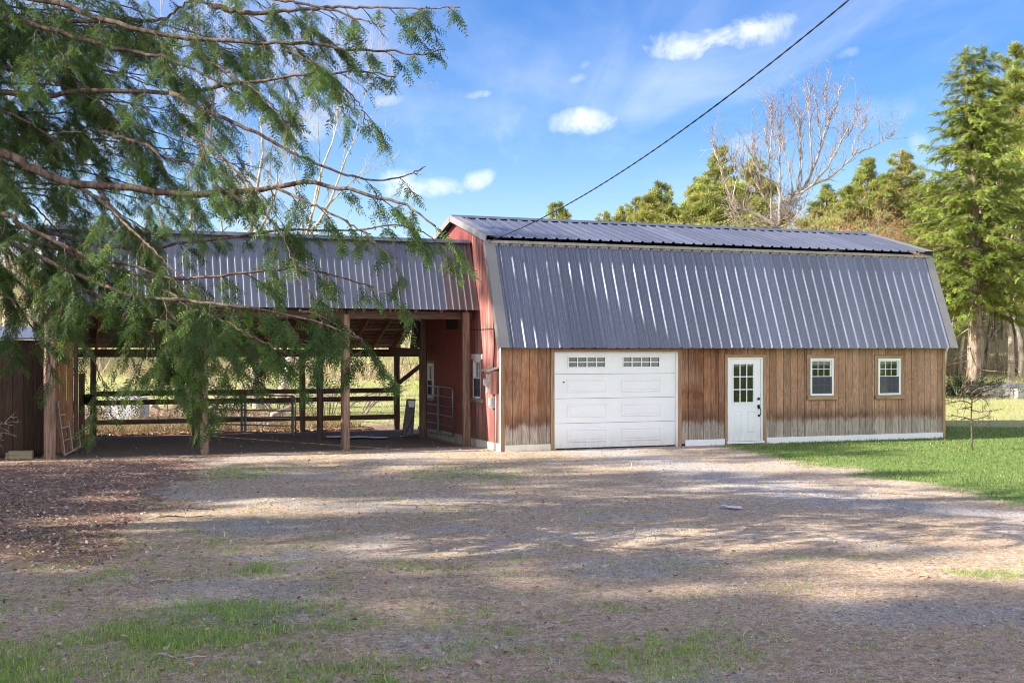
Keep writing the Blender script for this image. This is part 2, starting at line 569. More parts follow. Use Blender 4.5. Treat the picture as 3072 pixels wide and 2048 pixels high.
def ground_mat():
    m, N, p = mat('ground_cover')
    P = N.pos()
    at = N.attr('zone'); g, lit, grav = N.sep(at.outputs['Vector'])     # green, leaf litter, gravel
    fld = N.attr('field').outputs['Fac']
    n_big = N.noise(P, 0.7, 5, 0.6)
    n_mid = N.noise(P, 5.0, 6, 0.65)
    n_fine = N.noise(P, 60.0, 4, 0.7)
    n_str = N.noise(N.vm('MULTIPLY', P, (35.0, 90.0, 20.0)), 1.0, 4, 0.7, 1.5)
    dry = N.mix(N.ss(n_str, 0.25, 0.65), (0.31, 0.24, 0.172), (0.77, 0.625, 0.475))
    dry = N.mix(N.ss(N.noise(P, 13.0, 5, 0.7), 0.44, 0.62, 0, 0.6), dry, (0.17, 0.12, 0.085))
    dry = N.mix(N.ss(n_mid, 0.42, 0.68, 0, 0.55), dry, (0.50, 0.33, 0.20))
    dry = N.mix(N.ss(n_big, 0.5, 0.75, 0, 0.45), dry, (0.42, 0.39, 0.25))
    vor = N.node('ShaderNodeTexVoronoi'); N.put(vor.inputs['Vector'], P); vor.inputs['Scale'].default_value = 42.0
    stone = N.mix(N.sep(vor.outputs['Color'])[0], (0.24, 0.23, 0.23), (0.62, 0.61, 0.61))
    gm = N.m('MULTIPLY', N.ss(N.m('ADD', grav, N.m('MULTIPLY', N.m('SUBTRACT', n_mid, 0.5), 1.6)), 0.25, 0.95), 0.72)
    c = N.mix(gm, dry, stone)
    vl = N.node('ShaderNodeTexVoronoi'); N.put(vl.inputs['Vector'], N.vm('MULTIPLY', P, (1, 1, 0.3))); vl.inputs['Scale'].default_value = 14.0
    lr, lg, lb = N.sep(vl.outputs['Color'])
    leafc = N.mix(lr, (0.14, 0.085, 0.065), (0.42, 0.30, 0.24))
    leafc = N.mix(N.ss(lg, 0.6, 1.0, 0, 0.6), leafc, (0.30, 0.13, 0.07))
    c = N.mix(N.ss(N.m('ADD', lit, N.m('MULTIPLY', N.m('SUBTRACT', n_mid, 0.5), 1.0)), 0.3, 0.8), c, leafc)
    grn = N.mix(N.ss(n_str, 0.3, 0.7), (0.11, 0.18, 0.04), (0.26, 0.38, 0.09))
    grn = N.mix(N.ss(n_mid, 0.45, 0.75, 0, 0.35), grn, (0.21, 0.20, 0.07))
    law = N.attr('lawn').outputs['Fac']
    gmix = N.m('MULTIPLY', N.ss(N.m('ADD', g, N.m('MULTIPLY', N.m('SUBTRACT', n_mid, 0.5), 2.2)), 0.35, 1.1), 0.72)
    c = N.mix(N.m('MAXIMUM', gmix, N.m('MULTIPLY', law, N.ss(n_mid, 0.25, 0.5, 0.55, 1.0))), c, grn)
    f1 = N.noise(P, 0.11, 4, 0.6)
    fc = N.mix(N.ss(f1, 0.35, 0.65), (0.34, 0.36, 0.12), (0.50, 0.44, 0.24))
    fc = N.mix(N.ss(n_mid, 0.3, 0.7, 0, 0.4), fc, (0.25, 0.30, 0.09))
    shed_floor = N.mix(n_mid, (0.12, 0.093, 0.072), (0.25, 0.20, 0.155))  # ground inside the shed, darker than the yard around it
    c = N.mix(N.attr('shed_floor').outputs['Fac'], c, shed_floor)
    c = N.mix(fld, c, fc)
    k = N.ss(n_fine, 0.28, 0.72, 0.55, 1.32)
    c = N.mix(1.0, c, N.comb(k, k, k), 'MULTIPLY')
    N.put(p.inputs['Base Color'], c)
    p.inputs['Roughness'].default_value = 0.95
    p.inputs['Specular IOR Level'].default_value = 0.1
    h = N.m('ADD', N.m('MULTIPLY', n_str, 0.6), N.m('ADD', N.m('MULTIPLY', n_mid, 1.2), N.m('MULTIPLY', n_fine, 0.5)))
    N.put(p.inputs['Normal'], N.bump(h, 0.7, 0.025))
    return m


def screen_mat():
    """fine insect screen: half of it is air"""
    m = bpy.data.materials.new('dark_insect_screen'); m.use_nodes = True
    N = NT(m.node_tree); N.n.clear()
    out = N.node('ShaderNodeOutputMaterial'); tr = N.node('ShaderNodeBsdfTransparent')
    df = N.node('ShaderNodeBsdfDiffuse'); df.inputs[0].default_value = (0.11, 0.115, 0.135, 1)
    mx = N.node('ShaderNodeMixShader'); mx.inputs[0].default_value = 0.58
    N.l.new(tr.outputs[0], mx.inputs[1]); N.l.new(df.outputs[0], mx.inputs[2]); N.l.new(mx.outputs[0], out.inputs[0])
    return m


def door_mat():
    m, N, p = mat('white_door_enamel')
    P = N.pos(); z = N.sep(P)[2]
    n = N.noise(P, 2.0, 5, 0.6); n2 = N.noise(N.vm('MULTIPLY', P, (9.0, 9.0, 2.0)), 1.0, 5, 0.65)
    splash = N.m('MULTIPLY', N.m('SUBTRACT', 1.0, N.ss(N.m('ADD', z, N.m('MULTIPLY', n2, 0.35)), 0.18, 0.75)), N.ss(n2, 0.3, 0.7, 0.2, 0.55))
    c = N.mix(N.ss(n, 0.3, 0.7), (0.79, 0.80, 0.81), (0.83, 0.845, 0.86))
    c = N.mix(N.m('ADD', splash, N.ss(n2, 0.62, 0.8, 0.0, 0.12)), c, (0.46, 0.40, 0.33))
    N.put(p.inputs['Base Color'], c); p.inputs['Roughness'].default_value = 0.42
    return m


M = dict(
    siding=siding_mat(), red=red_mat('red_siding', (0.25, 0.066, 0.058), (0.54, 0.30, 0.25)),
    red_shaded=red_mat('shaded_red_siding', (0.20, 0.035, 0.032), (0.23, 0.06, 0.052)),  # same red siding, with the shade under the shed put into its colour
    roof=metal_mat('grey_roof_steel', (0.165, 0.178, 0.228), 0.56, 0.26, (0.22, 0.20, 0.19), 0.25, 0.0),
    roof_low=metal_mat('weathered_shed_steel', (0.16, 0.17, 0.205), 0.5, 0.32, (0.20, 0.15, 0.12), 0.4),
    roof_red_reflect=metal_mat('red_reflect_shed_steel', (0.19, 0.16, 0.16), 0.45, 0.34, (0.16, 0.09, 0.075), 0.4),  # reflection of the red barn wall put into the sheet colour
    trim_metal=metal_mat('grey_brown_trim_metal', (0.30, 0.28, 0.27), 0.4, 0.42),
    galv=metal_mat('galvanised_gate_pipe', (0.23, 0.24, 0.26), 0.7, 0.38),
    white=flat('white_paint', (0.80, 0.80, 0.80), 0.45, 0, 0.04, 3.0),
    door_white=door_mat(),
    cream=flat('cream_skirt_paint', (0.72, 0.68, 0.58), 0.6, 0, 0.10, 5.0),
    vinyl=flat('white_vinyl_window', (0.82, 0.83, 0.84), 0.4, 0, 0.02),
    black=flat('black_iron', (0.018, 0.018, 0.02), 0.4, 0.5, 0.2),
    rubber=flat('black_cable_sheath', (0.02, 0.02, 0.024), 0.5, 0, 0.2),
    dark=flat('dark_interior', (0.035, 0.028, 0.022), 0.9, 0, 0.3),
    trim=wood('tan_trim_wood', (0.30, 0.17, 0.09), (0.46, 0.31, 0.19), rnd=0.1),
    trim_h=wood('tan_trim_wood_level', (0.32, 0.19, 0.10), (0.48, 0.33, 0.21), rnd=0.1, axis=0),
    post=wood('weathered_post_wood', (0.17, 0.10, 0.072), (0.40, 0.27, 0.20), 0.6, rnd=0.2),
    old=wood('old_brown_timber', (0.085, 0.055, 0.040), (0.19, 0.125, 0.090), rnd=0.3, axis=0),
    old_v=wood('old_brown_timber_upright', (0.085, 0.055, 0.040), (0.20, 0.13, 0.095), rnd=0.3),
    rafter=wood('raw_rafter_wood', (0.22, 0.11, 0.06), (0.36, 0.20, 0.12), rnd=0.25, axis=1),
    batten=wood('pale_sheathing_boards', (0.30, 0.19, 0.13), (0.44, 0.30, 0.22), rnd=0.4, axis=0),
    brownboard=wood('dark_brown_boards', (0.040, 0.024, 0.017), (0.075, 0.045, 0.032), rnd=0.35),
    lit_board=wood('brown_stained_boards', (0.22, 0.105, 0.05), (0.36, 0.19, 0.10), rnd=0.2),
    grey_wood=wood('grey_bare_wood', (0.28, 0.23, 0.19), (0.48, 0.42, 0.36), rnd=0.15),
    grey_board=wood('grey_weathered_board', (0.10, 0.095, 0.10), (0.21, 0.20, 0.20), rnd=0.15),
    glass=glass_mat(),
    screen=screen_mat(),
    blind=flat('pale_blind', (0.30, 0.31, 0.38), 0.8, 0, 0.1),
    meter=flat('grey_meter_enamel', (0.58, 0.59, 0.58), 0.4, 0.2, 0.08),
    granite=flat('pale_granite', (0.42, 0.41, 0.42), 0.9, 0, 0.35, 14.0, 0.6),
    fieldstone=flat('field_stone', (0.33, 0.31, 0.29), 0.9, 0, 0.35, 5.0, 0.6),
    log=bark_mat('pale_log_wood', (0.30, 0.24, 0.19), (0.55, 0.48, 0.41)),
    timber=wood('sawn_pale_timber', (0.36, 0.28, 0.17), (0.52, 0.42, 0.28), axis=0),
    paper=flat('white_litter', (0.78, 0.78, 0.80), 0.7, 0, 0.08),
    tarp=flat('pale_plastic_sheet', (0.55, 0.56, 0.60), 0.4, 0, 0.15, 3.0, 0.3),
    bark=bark_mat('grey_brown_bark', (0.13, 0.095, 0.07), (0.34, 0.27, 0.21)),
    hembark=bark_mat('dark_hemlock_bark', (0.060, 0.040, 0.030), (0.20, 0.145, 0.115), 14.0),
    birch=bark_mat('pale_tree_bark', (0.28, 0.22, 0.16), (0.58, 0.50, 0.40), 5.0),
    maple=bark_mat('pale_grey_maple_bark', (0.24, 0.195, 0.155), (0.48, 0.42, 0.35), 6.0),
    twig=bark_mat('greyish_twigs', (0.24, 0.18, 0.15), (0.44, 0.36, 0.30)),
    needle=leaf_mat('hemlock_needles', 0.42),
    spruce=leaf_mat('spruce_needles', 0.38),
    pine=leaf_mat('pine_needles', 0.40),
    bud=leaf_mat('spring_buds', 0.35),
    grass=leaf_mat('grass_blades', 0.35),
    litter=leaf_mat('dry_litter', 0.15, 0.8),
    brush=leaf_mat('dry_brush', 0.2, 0.8),
    ground=ground_mat(),
)
M['cone'] = flat('brown_cone_scales', (0.12, 0.075, 0.05), 0.8, 0, 0.3, 30)

# ------------------------------------------------------------------ ground
LX = [26.9, 25.5, 24.2, 23.05, 21.4, 19.9, 18.8, 17.9, 17.3, 16.3, 15, 13, 6]
LV = [5.2, 5.5, 5.85, 6.17, 6.38, 6.6, 6.85, 7.15, 7.5, 8.8, 11.5, 15.5, 30]


def lawn_edge(Y):
    return np.interp(np.asarray(Y, float), LX[::-1], LV[::-1])


def blob(X, Y, cx, cy, rx, ry):
    return np.clip(1.25 - np.sqrt(((X - cx) / rx) ** 2 + ((Y - cy) / ry) ** 2), 0, 1)


def uv_of(X, Y):
    dx = X - BARN0.x; dy = Y - BARN0.y
    return CT * dx + ST * dy, -ST * dx + CT * dy


def zones(X, Y):
    """(green, litter, gravel, lawn, field) in 0..1"""
    X = np.asarray(X, float); Y = np.asarray(Y, float)
    u, v = uv_of(X, Y)
    wob = (vnoise(X, Y, 0.9, 3) - 0.5) * 1.3
    wob2 = vnoise(X, Y, 2.6, 3) - 0.5
    lawn = sm(X - lawn_edge(Y) + wob * 0.8 + wob2 * 0.9, -0.35, 0.45)
    lawn = np.where((v > 0.0) & (u > -0.2) & (u < 12.1) & (v < 6.5), 0, lawn)
    lawn = np.maximum(lawn, sm(u, 12.0, 12.4) * sm(v, -6, 0))
    behind = sm(v, 9.6, 11.5) * sm(u + wob, -3.2, -1.6)
    far = sm(Y + 3 * wob, 40, 46)
    field = np.maximum(np.maximum(behind, far), sm(v, 6.8, 8) * sm(u, 0, 1))
    field = np.maximum(field, sm(Y + 2 * wob, 33, 36) * sm(X, 9, 11))
    scrub = np.maximum(sm(v, 7.6, 8.2) * (1 - behind) * (1 - far), 0)      # leafy bank behind the shed
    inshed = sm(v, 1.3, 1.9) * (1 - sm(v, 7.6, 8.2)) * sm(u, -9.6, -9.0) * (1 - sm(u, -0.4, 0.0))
    lit = np.maximum(sm(-X - 4.6 + 0.14 * (20 - Y) + 1.4 * wob, 0, 1.6) * sm(Y, 11, 14) * (1 - sm(v, 0.8, 1.6)), scrub)
    lit = np.maximum(lit, sm(-u, 9.3, 9.8) * sm(v, 1, 2))
    gr = np.maximum(blob(X, Y, -3.2, 15.2, 1.3, 0.9) * 0.9, blob(X, Y, -2.6, 13.1, 0.9, 0.45))
    gr = np.maximum(gr, 0.95 * np.clip(1.15 - np.abs(X - (lawn_edge(Y) - 2.0 - 0.10 * (Y - 15))) / 1.7, 0, 1) * sm(Y, 11.5, 13.5))
    gr = np.maximum(gr, 0.42 * sm(Y, 14, 20) * sm(X + wob, -0.5, 4.0))
    gr = np.maximum(gr, 0.8 * blob(X, Y, 4.2, 8.0, 0.9, 0.5))
    gr = np.maximum(gr, 0.62 * sm(vnoise(X + 15, Y * 1.6, 0.55, 3), 0.50, 0.66))
    gn = np.maximum.reduce([1.0 * blob(X, Y, -2.35, 9.6, 1.25, 1.25), 0.30 * blob(X, Y, -3.6, 8.4, 1.6, 0.9), 0.95 * blob(X, Y, -5.4, 21.5, 1.5, 1.3),
                            0.65 * blob(X, Y, -0.8, 21.7, 1.6, 1.7), 0.30 * blob(X, Y, -1.0, 8.6, 2.2, 1.0), 0.8 * blob(X, Y, -2.55, 12.2, 0.28, 0.4),
                            0.6 * blob(X, Y, 3.4, 12.8, 0.9, 0.22), 0.6 * blob(X, Y, 4.7, 12.0, 1.0, 0.25), 0.5 * blob(X, Y, -8.7, 23.6, 1.4, 0.6),
                            0.45 * blob(X, Y, -4.5, 23, 3.5, 1.0), 0.33 * blob(X, Y, 1.0, 9.0, 2.0, 1.4)])
    gn = gn + 0.85 * (vnoise(X + 40, Y, 1.7, 3) - 0.5) * (gn < .9) + 0.10 * sm(-X, -2.0, 0.5) * (1 - sm(Y, 12, 16)) + 0.10 * sm(-X, -2.0, 0.5)
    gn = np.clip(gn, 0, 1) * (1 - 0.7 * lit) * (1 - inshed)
    gn = np.maximum(gn, lawn)
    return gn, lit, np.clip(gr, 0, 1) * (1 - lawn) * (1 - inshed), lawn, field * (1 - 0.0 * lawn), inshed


def build_ground():
    xs = np.concatenate([-np.geomspace(420, 17, 26), np.arange(-16.5, 18.01, 0.15), np.geomspace(18.6, 420, 26)])
    ys = np.concatenate([[-60, -25, -8, 0, 3], np.arange(5, 36.01, 0.15), np.arange(36.6, 80, 0.7), np.geomspace(81, 420, 26)])
    X, Y = np.meshgrid(xs, ys)
    Z = gz(X, Y)
    Z = Z + 0.05 * (vnoise(X, Y, 0.8, 3) - 0.5) * (np.abs(X) < 20) * sm(Y, 5, 7) * (1 - sm(Y, 23, 25))
    gn, lit, gr, lawn, field, ins = zones(X, Y)
    u, v = uv_of(X, Y)
    nx, ny = len(xs), len(ys)
    V = np.stack([X, Y, Z], -1).reshape(-1, 3)
    i = (np.arange(ny - 1)[:, None] * nx + np.arange(nx - 1)[None]).reshape(-1)
    F = np.stack([i, i + 1, i + nx + 1, i + nx], 1)
    lf = lawn.reshape(-1)[F].mean(1); ff = field.reshape(-1)[F].mean(1); vf = v.reshape(-1)[F].mean(1)
    cls = np.where(ff > 0.5, 2, np.where(lf > 0.5, 1, 0))
    gvec = np.stack([gn, np.maximum(lit, 0), gr], -1).reshape(-1, 3)
    fa = field.reshape(-1) * 1.0
    for c, nm in enumerate(('ground', 'lawn', 'field')):
        sel = F[cls == c]
        used, inv = np.unique(sel, return_inverse=True)
        me = np_mesh(nm, V[used], inv.reshape(sel.shape), M['ground'])
        a = me.attributes.new('zone', 'FLOAT_VECTOR', 'POINT'); a.data.foreach_set('vector', gvec[used].astype(np.float32).ravel())
        a = me.attributes.new('shed_floor', 'FLOAT', 'POINT'); a.data.foreach_set('value', ins.reshape(-1)[used].astype(np.float32))
        a = me.attributes.new('lawn', 'FLOAT', 'POINT'); a.data.foreach_set('value', lawn.reshape(-1)[used].astype(np.float32))
        a = me.attributes.new('field', 'FLOAT', 'POINT'); a.data.foreach_set('value', fa[used].astype(np.float32))
        me.polygons.foreach_set('use_smooth', [True] * len(me.polygons))
        tag(link(nm, me), kind='structure')


build_ground()

# ------------------------------------------------------------------ the barn
OFF = {}


def place_root(name, u, v, z=0.0):
    r = empty(name, W(u, v, z), TH)
    OFF[r.name] = (u, v, z)
    return r


def part(mb, name, m, root, parent=None, smooth=False):
    u, v, z = OFF[root.name]
    mb.v = [(a - u, b - v, c - z) for a, b, c in mb.v]
    return mb.build(name, m, parent or root, smooth)


barn = place_root('barn', 0, 0)
tag(barn, 'brown wooden gambrel barn with blue grey ribbed metal roof and white garage door', 'barn')
BL, BD = 12.1, 6.4


def gable_z(v):
    return float(np.interp(v, [0, 0.76, 3.2, 5.64, 6.4], [2.90, 4.68, 5.44, 4.68, 2.90]))


HOLES = [(1.133, 4.452, -1, 2.262), (5.618, 6.763, -1, 2.135), (7.909, 8.765, 1.03, 2.13), (9.925, 10.765, 1.02, 2.125)]
cache = {}


def plank(w, z0, z1, root, u, v, mt, seed=0):
    key = (round(w, 3), round(z0, 3), round(z1, 3), mt.name)
    if key not in cache:
        cache[key] = MB().cbox(0.004, w - 0.004, -0.02, 0.0, z0, z1, 0.005).mesh('plank', mt)
    return link('plank', cache[key], root, (u, v, 0))


sheath = MB()
edges = sorted(set([0.03, 12.07] + [round(0.03 + 0.2007 * i, 4) for i in range(61)] + [h for a, b, _, _ in HOLES for h in (a, b)]))
edges = [e for e in edges if 0.03 <= e <= 12.07]
for a, b in zip(edges[:-1], edges[1:]):
    mid = (a + b) / 2; spans = [(0.05, 2.62)]
    for h0, h1, z0, z1 in HOLES:
        if h0 < mid < h1:
            spans = [s for s in ((0.05, z0), (z1, 2.62)) if s[1] > s[0]]
    for z0, z1 in spans:
        sheath.box(a, b, 0.002, 0.03, z0, z1)
        if b - a > 0.03:
            plank(b - a, z0, z1, barn, a, 0, M['siding'])
part(sheath, 'wall_sheathing', M['dark'], barn)

# side wall in red boards, cut to the roof line, round its windows and vent
GH = [(1.26, 1.90, 1.09, 2.04), (5.03, 5.63, 0.97, 1.93), (3.06, 3.98, 2.76, 3.19)]
ged = sorted(set([0.0, 6.4] + [0.2 * i for i in range(33)] + [h for a, b, _, _ in GH for h in (a, b)]))
gs = MB()
for a, b in zip(ged[:-1], ged[1:]):
    mid = (a + b) / 2; spans = [(0.06, None)]
    for h0, h1, z0, z1 in GH:
        if h0 < mid < h1: spans = [(0.06, z0), (z1, None)]
    for z0, z1 in spans:
        e = 0.0025 if b - a > 0.05 else 0.0
        if z1 is None: poly = [(a + e, z0), (b - e, z0), (b - e, gable_z(b)), (a + e, gable_z(a))]
        else: poly = [(a + e, z0), (b - e, z0), (b - e, z1), (a + e, z1)]
        part(MB().prism(poly, 0, -0.02, 0.0), 'plank', M['red'] if mid < 2.0 else M['red_shaded'], barn)
        poly = [(a, z0), (b, z0), (b, z1 or gable_z(b)), (a, z1 or gable_z(a))]
        gs.prism(poly, 0, 0.002, 0.03)
part(gs, 'gable_sheathing', M['dark'], barn)
# far end wall with its double window, rear wall
ew = MB()
for a, b, z0, z1 in ((0, 2.15, 0, None), (2.55, 2.75, 0, None), (3.15, 6.4, 0, None)):
    pts = [(a, z0)] + [(b, z0), (b, gable_z(b))] + [(k, gable_z(k)) for k in (5.64, 3.2, 0.76) if a < k < b] + [(a, gable_z(a))]
    ew.prism(pts, 0, 12.07, 12.1)
for a, b in ((2.15, 2.55), (2.75, 3.15)):
    ew.prism([(a, 0), (b, 0), (b, 1.1), (a, 1.1)], 0, 12.07, 12.1)
    ew.prism([(a, 2.05), (b, 2.05), (b, gable_z(b)), (a, gable_z(a))], 0, 12.07, 12.1)
part(ew, 'end_wall', M['siding'], barn)
part(MB().box(0, 12.1, 6.37, 6.4, 0, 2.9), 'rear_wall', M['siding'], barn)
part(MB().box(0.03, 12.07, 0.03, 6.37, -0.05, 0.05), 'floor_slab', M['dark'], barn)

# skirt boards, corner boards
for a, b, za, zb in ((0.035, 1.128, -0.02, 0.145), (4.549, 5.61, -0.02, 0.14), (6.77, 12.03, -0.02, 0.14)):
    part(MB().box(a, b, -0.048, -0.021, za, zb), 'skirt_board', M['cream'] if a < 1 else M['white'], barn)
part(MB().box(-0.05, -0.021, 0.04, 2.08, -0.03, 0.17), 'skirt_board', M['cream'], barn)
part(MB().box(-0.055, 0.032, -0.036, -0.0205, 0.0, 2.55), 'corner_board', M['trim'], barn)
part(MB().box(-0.052, -0.0205, -0.02, 0.075, 0.0, 2.9), 'corner_board', M['cream'], barn)
part(MB().box(12.03, 12.12, -0.04, -0.0205, 0.0, 2.55), 'corner_board', M['trim'], barn)
part(MB().box(-0.09, -0.021, 2.12, 6.3, -0.05, 0.20), 'sill_beam', M['grey_wood'], barn)
part(MB().bar((-0.024, 0.1, 2.72), (-0.024, 2.05, 2.72), 0.012, 0.018), 'seam_strip', M['dark'], barn)


def roof_sheet(name, ribs, pitch, length, rise, base, top, minor, m):
    """ribbed steel sheet: x across, y up the slope, z outwards"""
    pr = []
    for i in range(ribs):
        x = i * pitch
        pr += [(x, 0), (x + base * .5 - top * .5, rise), (x + base * .5 + top * .5, rise), (x + base, 0)]
        gap = pitch - base
        for k in (1, 2):
            c = x + base + gap * k / 3
            if minor: pr += [(c - 0.016, 0), (c - 0.006, minor), (c + 0.006, minor), (c + 0.016, 0)]
    pr.append((ribs * pitch, 0))
    n = len(pr)
    vs = [(x, y, z) for y in (0, length) for x, z in pr] + [(x, y, z - 0.0015) for y in (0, length) for x, z in pr]
    fs = [(i, i + 1, n + i + 1, n + i) for i in range(n - 1)] + [(2 * n + i + 1, 2 * n + i, 3 * n + i, 3 * n + i + 1) for i in range(n - 1)]
    fs += [(i + 1, i, 2 * n + i, 2 * n + i + 1) for i in range(n - 1)]
    mb = MB(); mb.add(vs, fs)
    return mb.mesh(name, m)


def slope_matrix(u, p, q, flip=False):
    """frame with y running from p=(v,z) at the eave up to q, x along u"""
    y = Vector((0, q[0] - p[0], q[1] - p[1])).normalized()
    x = Vector((-1, 0, 0)) if flip else Vector((1, 0, 0))
    z = x.cross(y)
    mt = Matrix((x, y, z)).transposed().to_4x4()
    mt.translation = (u, p[0], p[1])
    return mt


def lay_roof(root, p, q, u0, u1, ribs, pitch, rise, base, top, minor, m, flip=False, alt=None):
    ln = math.hypot(q[0] - p[0], q[1] - p[1])
    me = roof_sheet('roof_panel', ribs, pitch, ln, rise, base, top, minor, m)
    w = ribs * pitch
    nn = round((u1 - u0) / w)
    ou, ov, oz = OFF[root.name]
    for i in range(nn):
        mesh = me
        if alt and alt[0](i):
            if len(alt) < 3: alt.append(roof_sheet('roof_panel', ribs, pitch, ln, rise, base, top, minor, alt[1]))
            mesh = alt[2]
        o = link('roof_panel', mesh, root)
        uu = u0 + i * w + (w if flip else 0)
        j = random.uniform(-0.004, 0.004)
        mt = slope_matrix(uu, (p[0], p[1] + j), q, flip)
        mt.translation -= Vector((ou, ov, oz))
        o.matrix_local = mt


RU0, RU1 = -0.15, 12.25
PITCH = (RU1 - RU0) / 45
EAVE, KN = (-0.276, 2.29), (0.70, 4.70)
UE, RIDGE = (0.60, 4.79), (3.2, 5.50)
lay_roof(barn, EAVE, KN, RU0, RU1, 3, PITCH, 0.036, 0.098, 0.030, 0.009, M['roof'])
lay_roof(barn, UE, RIDGE, RU0, RU1, 3, PITCH, 0.036, 0.098, 0.030, 0.009, M['roof'])
lay_roof(barn, (5.80, 4.79), RIDGE, RU0, RU1, 3, PITCH, 0.036, 0.098, 0.030, 0.009, M['roof'], True)
lay_roof(barn, (6.676, 2.29), (5.70, 4.70), RU0, RU1, 3, PITCH, 0.036, 0.098, 0.030, 0.009, M['roof'], True)
rc = MB()
rc.prism([(3.02, 5.485), (3.2, 5.55), (3.38, 5.485), (3.38, 5.495), (3.2, 5.562), (3.02, 5.495)], 0, RU0, RU1)
part(rc, 'ridge_cap', M['roof'], barn)
part(MB().box(-0.10, 12.2, 0.665, 0.70, 4.60, 4.73), 'break_board', M['trim_metal'], barn)
part(MB().box(-0.06, 12.18, 0.615, 0.655, 4.66, 4.70), 'break_strip', M['grey_wood'], barn)
part(MB().box(-0.02, 12.1, -0.20, -0.01, 2.44, 2.47), 'soffit_board', M['trim_h'], barn)
for ua, ub, uc, ud in ((-0.185, 0.05, -0.19, -0.17), (12.05, 12.285, 12.27, 12.29)):
    for p, q in ((EAVE, KN), (UE, RIDGE), ((6.676, 2.29), (5.70, 4.70)), ((5.80, 4.79), RIDGE)):
        d = Vector((0, q[0] - p[0], q[1] - p[1])).normalized()
        nn_ = Vector((1, 0, 0)).cross(d)
        if nn_.z < 0: nn_ = -nn_
        a = Vector((0, *p)) - d * 0.01; b = Vector((0, *q)) + d * 0.01
        mb = MB()
        um = (ua + ub) / 2
        mb.bar(a + nn_ * 0.042 + Vector((um, 0, 0)), b + nn_ * 0.042 + Vector((um, 0, 0)), ub - ua, 0.006, up=nn_)
        um = (uc + ud) / 2
        mb.bar(a - nn_ * 0.03 + Vector((um, 0, 0)), b - nn_ * 0.03 + Vector((um, 0, 0)), ud - uc, 0.145, up=nn_)
        part(mb, 'rake_trim', M['trim_metal'], barn)

# ---- garage door
gu0, gu1 = 1.24, 4.348
gd = part(MB().box(gu0 - 0.012, gu0 + 0.012, -0.03, 0.05, 0.0, 2.19).box(gu1 - 0.03, gu1 + 0.012, -0.03, 0.05, 0.0, 2.19).box(gu0, gu1, -0.03, 0.05, 2.175, 2.20),
          'garage_door', M['door_white'], barn)
for a, b in ((1.135, gu0 - 0.014), (gu1 + 0.014, 4.45)):
    part(MB().box(a, b, -0.042, -0.001, 0.0, 2.262), 'door_trim', M['trim'], barn)
part(MB().box(gu0 - 0.012, gu1 + 0.012, -0.042, -0.001, 2.202, 2.262), 'door_trim', M['trim_h'], barn)
PANS = ((1.545, 2.545), (2.915, 3.935))


def ring(mb, a0, a1, z0, z1, w, d0, d1):
    mb.box(a0, a1, d0, d1, z0, z0 + w); mb.box(a0, a1, d0, d1, z1 - w, z1)
    mb.box(a0, a0 + w, d0, d1, z0 + w, z1 - w); mb.box(a1 - w, a1, d0, d1, z0 + w, z1 - w)


seams = [2.175, 1.702, 1.151, 0.592, 0.03]
for k in range(4):
    z1, z0 = seams[k] - 0.004, seams[k + 1] + 0.004
    s = MB(); d = 0.02
    if k == 0:
        hz0, hz1 = 1.845, 2.095
        ed = [gu0 + 0.012, PANS[0][0] + .03, PANS[0][1] - .03, PANS[1][0] + .03, PANS[1][1] - .03, gu1 - 0.03]
        for i in range(5):
            if i % 2 == 0: s.box(ed[i], ed[i + 1], d, d + 0.04, z0, z1)
            else: s.box(ed[i], ed[i + 1], d, d + 0.04, z0, hz0); s.box(ed[i], ed[i + 1], d, d + 0.04, hz1, z1)
        for a, b in PANS: ring(s, a - .03, b + .03, hz0 - 0.05, hz1 + 0.05, 0.02, d - 0.006, d - 0.0002)
    else:
        s.box(gu0 + 0.012, gu1 - 0.03, d, d + 0.04, z0, z1)
        for a, b in PANS:
            # pressed panel: stepped ring and raised field
            zz0, zz1 = z0 + 0.12, z1 - 0.12
            for w_, dd in ((0.0, 0.010), (0.022, 0.016)):
                pass
            o = [(a, zz0), (b, zz0), (b, zz1), (a, zz1)]
            def off(e): return [(a + e, zz0 + e), (b - e, zz0 + e), (b - e, zz1 - e), (a + e, zz1 - e)]
            L = [(off(0), d - 0.0005), (off(0.018), d - 0.014), (off(0.034), d - 0.014), (off(0.052), d - 0.003), (off(0.075), d - 0.012)]
            vs = [(p, dd, q) for pts, dd in L for p, q in pts]
            fs = [(r * 4 + i, r * 4 + (i + 1) % 4, r * 4 + 4 + (i + 1) % 4, r * 4 + 4 + i) for r in range(4) for i in range(4)] + [(16, 17, 18, 19)]
            s.add(vs, fs)
    part(s, 'door_section', M['door_white'], barn, gd)
    part(MB().box(gu0 + 0.02, gu1 - 0.04, d + 0.012, d + 0.03, z0 - 0.006, z0), 'section_gap', M['dark'], barn, gd)
for a, b in PANS:
    a += 0.03; b -= 0.03
    g = MB(); ring(g, a - 0.004, b + 0.004, 1.841, 2.099, 0.022, 0.002, 0.03)
    cw = (b - a) / 4
    for i in (1, 2, 3): g.box(a + cw * i - 0.012, a + cw * i + 0.012, 0.003, 0.028, 1.86, 2.08)
    g.box(a, b, 0.004, 0.027, 1.96, 1.98)
    part(g, 'window_grid', M['door_white'], barn, gd)
    for i in range(4):
        for z0, z1 in ((1.85, 1.965), (1.975, 2.09)):
            part(MB().box(a + cw * i + 0.006, a + cw * (i + 1) - 0.006, 0.031, 0.034, z0, z1), 'pane', M['glass'], barn, gd)
part(MB().prism([(1.475 + 0.018 * math.cos(t), 1.52 + 0.018 * math.sin(t)) for t in np.linspace(0, 6.28, 9)[:-1]], 1, 0.008, 0.0195), 'lock', M['black'], barn, gd)
